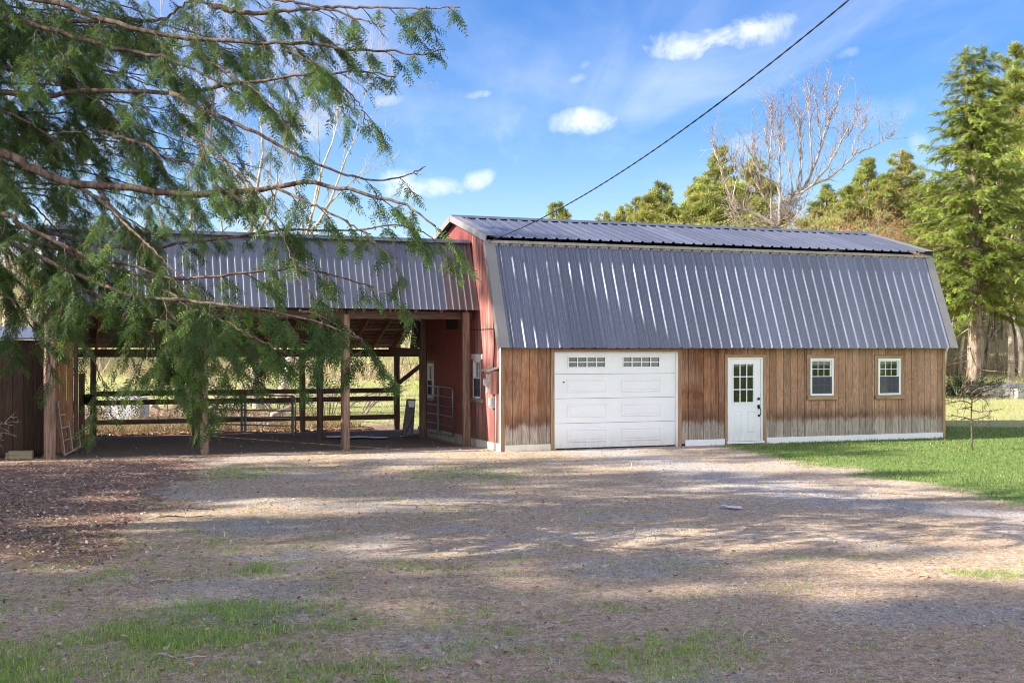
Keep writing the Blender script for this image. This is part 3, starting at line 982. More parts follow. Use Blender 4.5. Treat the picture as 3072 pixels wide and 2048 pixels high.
part(MB().box(gu0, gu1, 0.02, 0.06, 0.003, 0.03), 'bottom_seal', M['black'], barn, gd)

# ---- man door
du0, du1, dz0, dz1 = 5.735, 6.60, 0.075, 2.035
door = part(MB().box(5.69, du0 - .004, -0.045, 0.05, 0.05, 2.065).box(du1 + .004, 6.655, -0.045, 0.05, 0.05, 2.065).box(5.69, 6.655, -0.046, 0.05, 2.04, 2.066),
            'entry_door', M['door_white'], barn)
for a, b in ((5.62, 5.688), (6.657, 6.76)):
    part(MB().box(a, b, -0.04, -0.001, 0.0, 2.07), 'door_trim', M['trim'], barn)
part(MB().box(5.62, 6.76, -0.043, -0.001, 2.07, 2.135), 'door_trim', M['trim_h'], barn)
s = MB(); g0, g1, gz0, gz1 = 5.845, 6.40, 1.0, 1.915
s.box(du0, g0, -0.03, 0.012, dz0, dz1); s.box(g1, du1, -0.03, 0.012, dz0, dz1)
s.box(g0, g1, -0.03, 0.012, dz0, gz0); s.box(g0, g1, -0.03, 0.012, gz1, dz1)
for a, b in ((5.87, 6.08), (6.235, 6.45)):
    def off(e): return [(a + e, 0.275 + e), (b - e, 0.275 + e), (b - e, 0.79 - e), (a + e, 0.79 - e)]
    L = [(off(0), -0.0305), (off(0.012), -0.040), (off(0.024), -0.040), (off(0.036), -0.0315), (off(0.055), -0.038)]
    vs = [(p, dd, q) for pts, dd in L for p, q in pts]
    s.add(vs, [(r * 4 + i, r * 4 + (i + 1) % 4, r * 4 + 4 + (i + 1) % 4, r * 4 + 4 + i) for r in range(4) for i in range(4)] + [(16, 17, 18, 19)])
part(s, 'door_leaf', M['door_white'], barn, door)
s = MB(); ring(s, g0 - 0.03, g1 + 0.03, gz0 - 0.03, gz1 + 0.03, 0.035, -0.044, -0.0305)
cw, ch = (g1 - g0) / 3, (gz1 - gz0) / 3
for i in (1, 2):
    s.box(g0 + cw * i - 0.012, g0 + cw * i + 0.012, -0.040, -0.022, gz0, gz1)
    s.box(g0, g1, -0.039, -0.023, gz0 + ch * i - 0.012, gz0 + ch * i + 0.012)
part(s, 'window_grid', M['door_white'], barn, door)
for i in range(3):
    for j in range(3):
        part(MB().box(g0 + cw * i + 0.005, g0 + cw * (i + 1) - 0.005, -0.018, -0.014, gz0 + ch * j + 0.005, gz0 + ch * (j + 1) - 0.005), 'pane', M['glass'], barn, door)


def disc(mb, u, z, r, d0, d1, n=14):
    return mb.prism([(u + r * math.cos(t), z + r * math.sin(t)) for t in np.linspace(0, 2 * math.pi, n + 1)[:-1]], 1, d0, d1)


h = MB(); disc(h, 6.545, 1.075, 0.034, -0.052, -0.0305); part(h, 'deadbolt', M['black'], barn, door)
h = MB(); disc(h, 6.545, 0.90, 0.036, -0.05, -0.0305)
h.box(6.53, 6.56, -0.062, -0.03, 0.84, 0.935)
h.tube([(6.55, -0.05, 0.88), (6.565, -0.095, 0.84), (6.572, -0.10, 0.76), (6.565, -0.085, 0.70), (6.555, -0.05, 0.675)], 0.011, 7)
disc(h, 6.555, 0.672, 0.026, -0.048, -0.0305)
part(h, 'handle', M['black'], barn, door, True)
part(MB().box(5.66, 6.68, -0.09, 0.02, 0.02, 0.068), 'threshold', M['white'], barn, door)


# ---- windows
def make_window(a0, a1, z0, z1, side, back, label_parts=True, cols=3):
    """double hung window; a runs along the wall, d into the wall"""
    def bx(mb, p0, p1, d0, d1, q0, q1):
        if side: mb.box(d0, d1, p0, p1, q0, q1)
        else: mb.box(p0, p1, d0, d1, q0, q1)
    def rg(mb, p0, p1, q0, q1, w, d0, d1):
        bx(mb, p0, p1, d0, d1, q0, q0 + w); bx(mb, p0, p1, d0, d1, q1 - w, q1)
        bx(mb, p0, p0 + w, d0, d1, q0 + w, q1 - w); bx(mb, p1 - w, p1, d0, d1, q0 + w, q1 - w)
    f = MB(); rg(f, a0, a1, z0, z1, 0.045, -0.055, 0.05)
    win = part(f, 'window', M['vinyl'], barn)
    zm = (z0 + z1) / 2
    for lo, hi, d in ((zm - 0.02, z1 - 0.046, -0.015), (z0 + 0.046, zm + 0.02, -0.045)):
        s = MB(); rg(s, a0 + 0.046, a1 - 0.046, lo, hi, 0.032, d, d + 0.028)
        part(s, 'sash', M['vinyl'], barn, win)
        b0, b1, c0, c1 = a0 + 0.078, a1 - 0.078, lo + 0.032, hi - 0.032
        s = MB(); pw, ph = (b1 - b0) / cols, (c1 - c0) / 2
        for i in range(1, cols): bx(s, b0 + pw * i - 0.0065, b0 + pw * i + 0.0065, d + 0.008, d + 0.018, c0, c1)
        bx(s, b0, b1, d + 0.009, d + 0.017, c0 + ph - 0.0065, c0 + ph + 0.0065)
        part(s, 'window_grid', M['vinyl'], barn, win)
        for i in range(cols):
            for j in range(2):
                s = MB(); bx(s, b0 + pw * i + .004, b0 + pw * (i + 1) - .004, d + 0.019, d + 0.022, c0 + ph * j + .004, c0 + ph * (j + 1) - .004)
                part(s, 'pane', M['glass'], barn, win)
    s = MB(); bx(s, a0 + 0.05, a1 - 0.05, -0.0505, -0.0495, z0 + 0.047, zm + 0.005)
    part(s, 'insect_screen', M['screen'], barn, win)
    if back:
        s = MB(); bx(s, a0 + 0.05, a1 - 0.05, 0.03, 0.033, zm, z1 - 0.05)
        part(s, 'blind', M[back], barn, win)
    return win


for a0, a1, z0, z1 in ((8.01, 8.685, 1.13, 2.045), (10.02, 10.70, 1.12, 2.035)):
    w = make_window(a0, a1, z0, z1, False, None)
    for p, q in ((a0 - 0.095, a0 - 0.004), (a1 + 0.004, a1 + 0.075)):
        part(MB().box(p, q, -0.04, -0.001, z0 - 0.005, z1 + 0.004), 'window_trim', M['trim'], barn, w)
    part(MB().box(a0 - 0.095, a1 + 0.075, -0.043, -0.001, z1 + 0.004, z1 + 0.085), 'window_trim', M['trim_h'], barn, w)
    part(MB().box(a0 - 0.085, a1 + 0.11, -0.085, -0.001, z0 - 0.10, z0 - 0.003), 'sill', M['trim_h'], barn, w)
w = make_window(1.30, 1.86, 1.12, 2.03, True, 'blind', cols=2)
part(MB().box(-0.062, -0.021, 1.22, 1.94, 2.034, 2.15), 'window_trim', M['white'], barn, w)
part(MB().box(-0.062, -0.021, 1.225, 1.296, 1.10, 2.032), 'window_trim', M['red'], barn, w)
part(MB().box(-0.085, -0.021, 1.20, 1.95, 1.03, 1.115), 'sill', M['grey_wood'], barn, w)
w = make_window(5.08, 5.58, 1.0, 1.90, True, 'dark', cols=2)
part(MB().box(-0.055, -0.021, 5.0, 5.66, 1.905, 1.97), 'window_trim', M['grey_wood'], barn, w)
part(MB().box(-0.075, -0.021, 5.0, 5.66, 0.93, 0.995), 'sill', M['grey_wood'], barn, w)
v_ = MB()
v_.box(-0.03, -0.001, 3.06, 3.10, 2.76, 3.19).box(-0.03, -0.001, 3.94, 3.98, 2.76, 3.19).box(-0.03, -0.001, 3.10, 3.94, 2.76, 2.80).box(-0.03, -0.001, 3.10, 3.94, 3.15, 3.19)
vent = part(v_, 'loft_vent', M['brownboard'], barn)
part(MB().box(0.005, 0.02, 3.1, 3.94, 2.8, 3.15), 'vent_back', M['dark'], barn, vent)
for a, b, nm in ((2.15, 2.55, 0), (2.75, 3.15, 0)):
    ew_ = part(MB().box(12.06, 12.11, a, a + .03, 1.1, 2.05).box(12.06, 12.11, b - .03, b, 1.1, 2.05).box(12.061, 12.109, a + .03, b - .03, 1.56, 1.59), 'end_window', M['vinyl'], barn)
    part(MB().box(12.08, 12.084, a + .03, b - .03, 1.1, 2.05), 'pane', M['glass'], barn, ew_)

# ------------------------------------------------------------------ the open shed against the barn
shed = place_root('open_shed', -4.7, 4.9)
tag(shed, 'open sided lean-to shed of old posts under a corrugated metal roof beside the barn', 'shed')
S_E, S_R, S_B = (1.46, 3.17), (2.12, 4.80), (8.45, 2.30)
SP = 0.158
lay_roof(shed, S_E, S_R, -9.52, -0.04, 5, SP, 0.011, 0.055, 0.020, 0, M['roof_low'], False, [lambda i: i == 11, M['roof_red_reflect']])
lay_roof(shed, S_B, S_R, -9.52, -0.04, 5, SP, 0.022, 0.07, 0.022, 0, M['roof_low'], True)
part(MB().prism([(2.0, 4.76), (2.12, 4.84), (2.3, 4.77), (2.3, 4.782), (2.12, 4.852), (2.0, 4.772)], 0, -9.52, -0.06), 'ridge_cap', M['roof_low'], shed)


def jpost(u, v, z1, w, d, m, name='post', lean=0.0, z0=-0.05):
    mb = MB()
    segs = 5; vs = []; fs = []
    for i in range(segs + 1):
        t = i / segs; z = z0 + (z1 - z0) * t
        ww = w * (1.04 - 0.08 * t) * random.uniform(.96, 1.04); dx = lean * t + random.uniform(-.006, .006)
        c = 0.2 * ww
        rg_ = [(-ww / 2 + c, -d / 2), (ww / 2 - c, -d / 2), (ww / 2, -d / 2 + c), (ww / 2, d / 2 - c), (ww / 2 - c, d / 2), (-ww / 2 + c, d / 2), (-ww / 2, d / 2 - c), (-ww / 2, -d / 2 + c)]
        vs += [(u + dx + x, v + y, z) for x, y in rg_]
    for i in range(segs):
        fs += [(i * 8 + k, i * 8 + (k + 1) % 8, (i + 1) * 8 + (k + 1) % 8, (i + 1) * 8 + k) for k in range(8)]
    fs += [tuple(range(7, -1, -1)), tuple(range(segs * 8, segs * 8 + 8))]
    mb.add(vs, fs)
    return part(mb, name, m, shed)


jpost(-3.11, 1.83, 3.05, 0.185, 0.17, M['post'])
jpost(-6.22, 1.80, 3.05, 0.165, 0.16, M['post'])
jpost(-9.34, 1.86, 3.05, 0.22, 0.20, M['post'])
jpost(-0.27, 1.66, 3.12, 0.185, 0.16, M['post'], lean=-0.02)
for u in (-3.0, -6.05): jpost(u, 5.1, 3.45, 0.15, 0.15, M['old_v'])
for u in (-8.3, -5.6, -2.87, -0.19): jpost(u, 8.05, 2.08, 0.155, 0.15, M['old_v'])
jpost(-0.40, 4.75, 3.55, 0.17, 0.15, M['old_v'])
for a, b in ((-9.4, -3.1), (-3.1, -0.1)): part(MB().box(a + .01, b - .01, 1.76, 1.90, 2.96, 3.13), 'beam', M['old'], shed)
for a, b in ((-9.3, -2.87), (-2.87, 1.0)): part(MB().box(a + .005, b - .005, 7.98, 8.12, 2.06, 2.27), 'beam', M['old'], shed)
part(MB().box(-9.3, -0.1, 5.03, 5.17, 3.28, 3.44), 'beam', M['old'], shed)
part(MB().bar((-0.13, 8.05, 1.32), (0.85, 8.05, 2.06), 0.10, 0.14, up=(0, 1, 0)), 'knee_brace', M['old'], shed)
part(MB().bar((-0.42, 4.9, 2.2), (-0.42, 7.9, 2.25), 0.09, 0.16), 'tie_beam', M['old'], shed)
sl = (S_R[1] - S_B[1]) / (S_R[0] - S_B[0])
raf = MB().bar((0, 0, 0), (0, S_B[0] - 0.1 - 2.2, (S_B[0] - 0.1 - 2.2) * sl), 0.05, 0.16)
raf_me = raf.mesh('rafter', M['rafter'])
k = 0
u = -0.30
while u > -9.4:
    o = link('rafter', raf_me, shed, (u + 4.7, 2.2 - 4.9, 4.80 + (2.2 - 2.12) * sl - 0.155))
    part(MB().bar((u, 1.60, 3.12), (u, 2.17, 4.55), 0.05, 0.10, up=(0, 1, 0)), 'front_rafter', M['rafter'], shed)
    u -= 0.61
bt = MB().box(-4.7, 4.66, -0.075, 0.075, -0.011, 0.011).mesh('sheathing_board', M['batten'])
v = 2.35
while v < 8.35:
    o = link('sheathing_board', bt, shed, (0.0, v - 4.9, 4.80 + (v - 2.12) * sl - 0.045), (math.atan(sl), 0, 0))
    o.scale = (1, random.uniform(.9, 1.1), 1)
    v += 0.235
for t in (0.15, 0.5, 0.85):
    v = S_E[0] + (S_R[0] - S_E[0]) * t; z = S_E[1] + (S_R[1] - S_E[1]) * t
    part(MB().box(-9.4, -0.08, v + 0.03, v + 0.06, z - 0.08, z + 0.05), 'sheathing_board', M['batten'], shed)
for i, (a, b) in enumerate(((-9.30, -9.15), (-9.147, -9.0), (-8.997, -8.86))):
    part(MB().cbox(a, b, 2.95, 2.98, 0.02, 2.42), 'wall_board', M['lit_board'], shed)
part(MB().box(-8.855, -8.76, 2.93, 3.03, 0.0, 2.9), 'wall_stud', M['old_v'], shed)
v = 2.05  # unseen end wall of boards, added to keep the sun out of the shed
while v < 8.2:
    zt = 4.80 + (v + .25 - 2.12) * sl - 0.04
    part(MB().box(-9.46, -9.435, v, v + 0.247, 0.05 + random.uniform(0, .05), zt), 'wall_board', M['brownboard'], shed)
    v += 0.25

# ------------------------------------------------------------------ dark board outbuilding at the left
outb = place_root('board_outbuilding', -11.5, 2.2)
tag(outb, 'dark brown board outbuilding left of the open shed with no window', 'outbuilding')
pm = MB().cbox(-0.098, 0.098, -0.012, 0.012, 0.0, 2.45).mesh('plank', M['brownboard'])
u = -9.56
while u > -14.4:
    link('plank', pm, outb, (u + 11.5, random.uniform(-.004, .004), 0)); u -= 0.2
part(MB().box(-14.5, -9.46, 2.22, 2.26, 0, 2.45), 'wall_backing', M['dark'], outb)
part(MB().box(-9.50, -9.46, 2.26, 5.2, 0, 2.6), 'side_wall', M['brownboard'], outb)
part(MB().box(-14.5, -14.46, 2.26, 5.2, 0, 2.6), 'side_wall', M['brownboard'], outb)
part(MB().prism([(2.0, 2.46), (5.4, 2.75), (5.4, 2.79), (2.0, 2.50)], 0, -14.6, -9.44), 'roof', M['roof_low'], outb)

# ------------------------------------------------------------------ paddock fence behind the shed
fen = place_root('rail_fence', -4.7, 8.0)
tag(fen, 'three rail dark board fence across the back of the open shed', 'fence')
for z in (1.12, 0.885, 0.372):
    for a, b in ((-8.25, -5.6), (-5.598, -2.87), (-2.868, -0.15)):
        part(MB().box(a, b, 7.935, 7.97, z - 0.065 + random.uniform(-.008, .008), z + 0.065), 'rail', M['old'], fen)
part(MB().box(-8.70, -8.56, 5.7, 5.84, -0.05, 1.68), 'post', M['old_v'], fen)
part(MB().bar((-8.62, 5.65, 0.40), (-8.32, 7.95, 0.55), 0.035, 0.15), 'rail', M['grey_wood'], fen)
part(MB().bar((-8.62, 5.65, 0.98), (-8.32, 7.95, 1.0), 0.035, 0.13), 'rail', M['old'], fen)


# ------------------------------------------------------------------ tube gates
def tube_gate(name, length, height, label, doubles, mt, root_loc, rz, tiltx=0.0):
    r = empty(name, root_loc, rz)
    r.rotation_euler = (tiltx, 0, rz)
    tag(r, label, 'gate', 'tubular farm gates')
    c = 0.09
    fr = [(0, 0, c * .2), (0, 0, height - c), (c * .35, 0, height - c * .3), (c, 0, height), (length - c, 0, height), (length - c * .35, 0, height - c * .3),
          (length, 0, height - c), (length, 0, c * .2)]
    MB().tube(fr, 0.021, 8).build('frame', mt, r, True)
    for i in range(5):
        z = 0.02 + (height - 0.02) * i / 5
        MB().tube([(0, 0, z), (length, 0, z)], 0.019, 8).build('rail', mt, r, True)
    for x in doubles:
        MB().box(x - 0.02, x + 0.02, -0.026, 0.026, 0.0, height).build('stay', mt, r)
    return r


a, b = W(-5.55, 7.6), W(-3.52, 5.62)
tube_gate('tube_gate', (b - a).length, 0.98, 'dark metal tube gate standing across the open shed floor', ((b - a).length * 0.42, (b - a).length * 0.46, (b - a).length * .97), M['galv'],
          (a.x, a.y, 0.10), math.atan2(b.y - a.y, b.x - a.x))
a, b = W(-0.14, 3.1), W(-0.14, 5.42)
tube_gate('tube_gate', (b - a).length, 1.20, 'grey metal tube gate leaning against the red barn wall', ((b - a).length * 0.52,), M['galv'],
          (a.x, a.y, 0.12), math.atan2(b.y - a.y, b.x - a.x), 0.0)

# ------------------------------------------------------------------ things about the buildings
met = place_root('electric_meter', -0.1, 0.46, 1.27)
tag(met, 'grey electric meter in a small red wooden hood on the barn side wall', 'electric meter')
part(MB().box(-0.17, -0.021, 0.30, 0.62, 1.30, 1.72), 'meter_box', M['meter'], met)
dl = MB()
for r0, x0, x1 in ((0.105, -0.20, -0.1705), (0.085, -0.27, -0.2005)):
    dl.prism([(0.46 + r0 * math.cos(t), 1.53 + r0 * math.sin(t)) for t in np.linspace(0, 6.283, 15)[:-1]], 0, x0, x1)
part(dl, 'dial', M['meter'], met, smooth=False)
part(MB().box(-0.23, -0.021, 0.155, 0.18, 1.27, 1.78), 'hood_side', M['red'], met)
part(MB().bar((-0.28, 0.43, 1.775), (0.0, 0.43, 1.86), 0.66, 0.025, up=(0.29, 0, -0.95)), 'hood_roof', M['grey_wood'], met)
db = place_root('disconnect_box', -0.06, 0.5, 0.94)
tag(db, 'small grey switch box below the electric meter', 'switch box')
part(MB().box(-0.10, -0.021, 0.40, 0.60, 0.95, 1.17), 'box', M['meter'], db)
part(MB().box(-0.12, -0.1005, 0.39, 0.61, 0.99, 1.175), 'cover', M['meter'], db)
tag(MB().tube([W(-.045, .30, 1.27), W(-.045, .30, .6), W(-.045, .33, -0.05)], 0.020, 7).build('conduit_pipe', M['meter'], None, True),
    'thin grey conduit pipe running from the electric meter down to the ground', 'pipe')
tag(MB().tube([W(-.05, .74, 4.55), W(-.20, .70, 4.30), W(-.05, .60, 4.1), W(-.04, .50, 3.2), W(-.04, .42, 2.4), W(-.05, .45, 1.84)], 0.013, 6).build('drop_cable', M['rubber'], None, True),
    'black cable hanging down the red side wall to the electric meter', 'cable')
pts = []
for i in range(40):
    s_ = 21.2 * i / 39
    Y = 27.2 - s_
    pts.append((-0.5 + 0.331 * s_, Y, 4.72 + 0.0201 * s_ + 0.00738 * s_ * s_))
cb = MB()
cb.tube(pts, 0.010, 6)
for ph in (0, math.pi):
    tw = []
    for i in range(800):
        s_ = 21.2 * i / 799
        tw.append((-0.5 + 0.331 * s_ + 0.005 * math.cos(s_ * 14 + ph), 27.2 - s_, 4.72 + 0.0201 * s_ + 0.00738 * s_ * s_ + 0.005 * math.sin(s_ * 14 + ph)))
    cb.tube(tw, 0.008, 4)
tag(cb.build('overhead_cable', M['rubber'], None, True), 'black twisted overhead cable rising from the barn corner across the sky', 'cable')
pole = MB().tube([(6.52, 6.0, -0.3), (6.52, 6.0, 9.2)], [0.15, 0.11], 10)
pole.v = [(x - 0.0, y - 0.25, z) for x, y, z in pole.v]
tag(pole.build('utility_pole', M['bark'], None, True), 'wooden utility pole that carries the overhead cable', 'pole')

# wooden rack leaning in the shed's left bay
rk = empty('wooden_rack', (-9.6, 25.6, 0))
tag(rk, 'pale wooden ladder rack with five rungs leaning at the left end of the open shed', 'ladder')
A0, A1 = pxw(193, 1366, 25.5), pxw(171, 1203, 25.9)
B0, B1 = pxw(240, 1341, 26.25), pxw(220, 1203, 26.5)
o_ = Vector((-9.6, 25.6, 0))
for p, q in ((A0, A1), (A0.lerp(B0, .5), A1.lerp(B1, .48)), (B0, B1)):
    MB().bar(p - o_, q - o_, 0.05, 0.03, up=(0.3, 1, 0)).build('stile', M['grey_wood'], rk)
for t in (0.01, 0.26, 0.5, 0.74, 0.985):
    p, q = A0.lerp(A1, t), B0.lerp(B1, t)
    nn_ = Vector((0.3, -0.03, 0))
    MB().bar(p - o_ + Vector((0, -.02, 0)), q - o_ + Vector((0, -.02, 0)), 0.03, 0.032).build('rung', M['grey_wood'], rk)
bk = MB()
bk.tube([(0, 0, 0), (0, 0, 0.02), (0, 0, 0.24), (0, 0, 0.26), (0, 0, 0.26)], [0.10, 0.115, 0.14, 0.155, 0.12], 14)
bk.tube([(0.145 * math.cos(t), 0, 0.25 + 0.13 * math.sin(t)) for t in np.linspace(0, math.pi, 9)], 0.006, 5)
tag(bk.build('bucket', M['black'], None, True, W(-8.45, 5.66, 0.93)), 'black bucket hung on the fence post at the left of the shed', 'bucket')
# loose board against the barn corner post, sheets, timber, litter
lb = empty('leaning_board', W(-0.72, 5.05, 0), TH)
tag(lb, 'grey weathered board panel leaning by the rear corner post of the barn', 'board')
MB().prism([(-0.17, 0.0), (0.13, 0.0), (0.20, 0.98), (-0.03, 0.99)], 1, -0.02, 0.02).build('panel', M['grey_board'], lb)
MB().prism([(0.02, 0.78), (0.165, 0.77), (0.175, 0.93), (0.0, 0.94)], 1, -0.026, -0.0205).build('label_patch', M['paper'], lb)
MB().bar((-0.13, -0.032, 0.02), (0.16, -0.032, 0.55), 0.02, 0.05, up=(0, 1, 0)).build('brace', M['old_v'], lb)


def crumple(name, pts, zamp, m, label, cat, n=9, thick=0.01):
    """thin crumpled sheet over a quadrilateral on the ground"""
    P = [Vector(p) for p in pts]; vs = []; fs = []
    for j in range(n):
        for i in range(n):
            s, t = i / (n - 1), j / (n - 1)
            p = P[0].lerp(P[1], s).lerp(P[3].lerp(P[2], s), t)
            e = 0.06 * (vnoise(s * 5 + 3, t * 5, 1, 2) - .5)
            vs.append(Vector((p.x + e, p.y + e, 0.012 + zamp * float(vnoise(p.x, p.y, 4, 3)) + float(gz(p.x, p.y)))))
    fs = [(j * n + i, j * n + i + 1, (j + 1) * n + i + 1, (j + 1) * n + i) for j in range(n - 1) for i in range(n - 1)]
    o0 = vs[0].copy()
    mb = MB().add([v - o0 for v in vs], fs)
    return tag(mb.build(name, m, None, True, o0), label, cat)


crumple('plastic_sheet', [gpx(975, 1312), gpx(1165, 1313.5), gpx(1160, 1318), gpx(985, 1317)], 0.06, M['tarp'], 'pale plastic sheet lying flat on the dirt floor of the shed', 'plastic sheet', 14)
crumple('paper_scrap', [gpx(2160, 1521), gpx(2226, 1524), gpx(2224, 1531), gpx(2195, 1529)], 0.035, M['paper'], 'white paper scrap lying alone on the gravel drive', 'paper')
crumple('plastic_bag', [W(-0.95, 4.85), W(-0.55, 4.85), W(-0.55, 5.0), W(-0.95, 5.0)], 0.10, M['tarp'], 'crumpled pale plastic bag at the foot of the leaning board', 'plastic bag', 8)
tb = pxw(63, 1362, 24.8)
tbo = empty('timber_block', (tb.x, tb.y, 0), 0.12)
tag(tbo, 'short sawn pale timber block on leaves at the left edge', 'timber')
MB().cbox(-0.23, 0.23, -0.09, 0.09, -0.01, 0.165, 0.012).build('beam', M['timber'], tbo)
MB().box(-0.29, -0.235, -0.06, 0.07, -0.01, 0.13).build('offcut', M['timber'], tbo)


def stone(name, loc, dims, m, label, group=None, seed=0, cat='rock', sub=2):
    rg_ = random.Random(seed)
    import bmesh
    bm = bmesh.new(); bmesh.ops.create_cube(bm, size=1.0)
    bmesh.ops.subdivide_edges(bm, edges=bm.edges, cuts=3, use_grid_fill=True)
    for v in bm.verts:
        n_ = float(vnoise(v.co.x * 2 + seed * 3.1, v.co.y * 2 + v.co.z * 1.7, 1.2, 3)) - .5
        v.co *= 1 + 0.30 * n_
        r = v.co.length
        v.co *= min(1.0, 0.74 / max(r, 1e-3)) if r > 0.74 else 1
        v.co = Vector((v.co.x * dims[0], v.co.y * dims[1], (v.co.z + 0.42) * dims[2]))
    me = bpy.data.meshes.new(name); bm.to_mesh(me); bm.free(); me.materials.append(m)
    o = link(name, me, None, loc, (0, 0, rg_.uniform(-.3, .3)))
    return tag(o, label, cat, group)


stone('granite_block', (-12.35, 38.5, float(gz(-12.35, 38.5)) - 0.02), (1.22, 0.7, 0.80), M['granite'], 'large pale squared granite block behind the shed rails', seed=4)

# ------------------------------------------------------------------ trees
def jitter_col(base, n, amt=0.25, hue=0.12):
    b = np.asarray(base, float)
    k = RNG.normal(1, amt, (n, 1)).clip(0.4, 1.9)
    h = RNG.normal(1, hue, (n, 3)).clip(0.6, 1.5)
    return b[None] * k * h


def frond_template(pairs=8, width=0.055, droop=0.28, ang0=58, ang1=32, ln=0.42):
    """flat feathery spray: axis along +x, side twigs as narrow kites, drooping at the tip"""
    V = []; F = []
    def kite(p, d, l, w):
        d = np.asarray(d, float); d /= np.linalg.norm(d)
        s = np.array([-d[1], d[0], 0]); b = len(V)
        sw = 1 if len(F) % 2 else -1
        V.extend([p - s * w * .25 * sw, p + d * l * .55 + s * w * .75 * sw, p + d * l]); F.append((b, b + 1, b + 2))
    for i in range(pairs):
        t = (i + 0.6) / pairs
        p = np.array([t, 0, -droop * t * t])
        a = math.radians(ang0 + (ang1 - ang0) * t); l = ln * (1 - 0.72 * t) * (0.75 + 0.5 * ((i * 37) % 10) / 10)
        for sg in (-1, 1):
            kite(p, (math.cos(a), sg * math.sin(a), -0.28 - 0.3 * t), l, width * (1.2 - 0.5 * t))
    kite(np.array([0.82, 0, -droop * .67]), (1, 0, -0.6), 0.22, width * .8)
    V = np.array(V); 
    for (a, b) in ((0, .5), (.5, 1.0)):
        k = len(V)
        V = np.vstack([V, [[a, -.007, -droop * a * a], [b, 0, -droop * b * b], [a, .007, -droop * a * a]]])
        F.append((k, k + 1, k + 2))
    return V, np.array(F)


def spline(pts, n):
    """Catmull-Rom through points"""
    P = np.array([tuple(p) for p in pts]); P = np.vstack([2 * P[0] - P[1], P, 2 * P[-1] - P[-2]])
    out = []
    m = len(P) - 3
    for t in np.linspace(0, m - 1e-6, n):
        i = int(t); f = t - i
        a, b, c, d = P[i:i + 4]
        out.append(0.5 * ((2 * b) + (c - a) * f + (2 * a - 5 * b + 4 * c - d) * f * f + (3 * b - a - 3 * c + d) * f ** 3))
    return np.array(out)


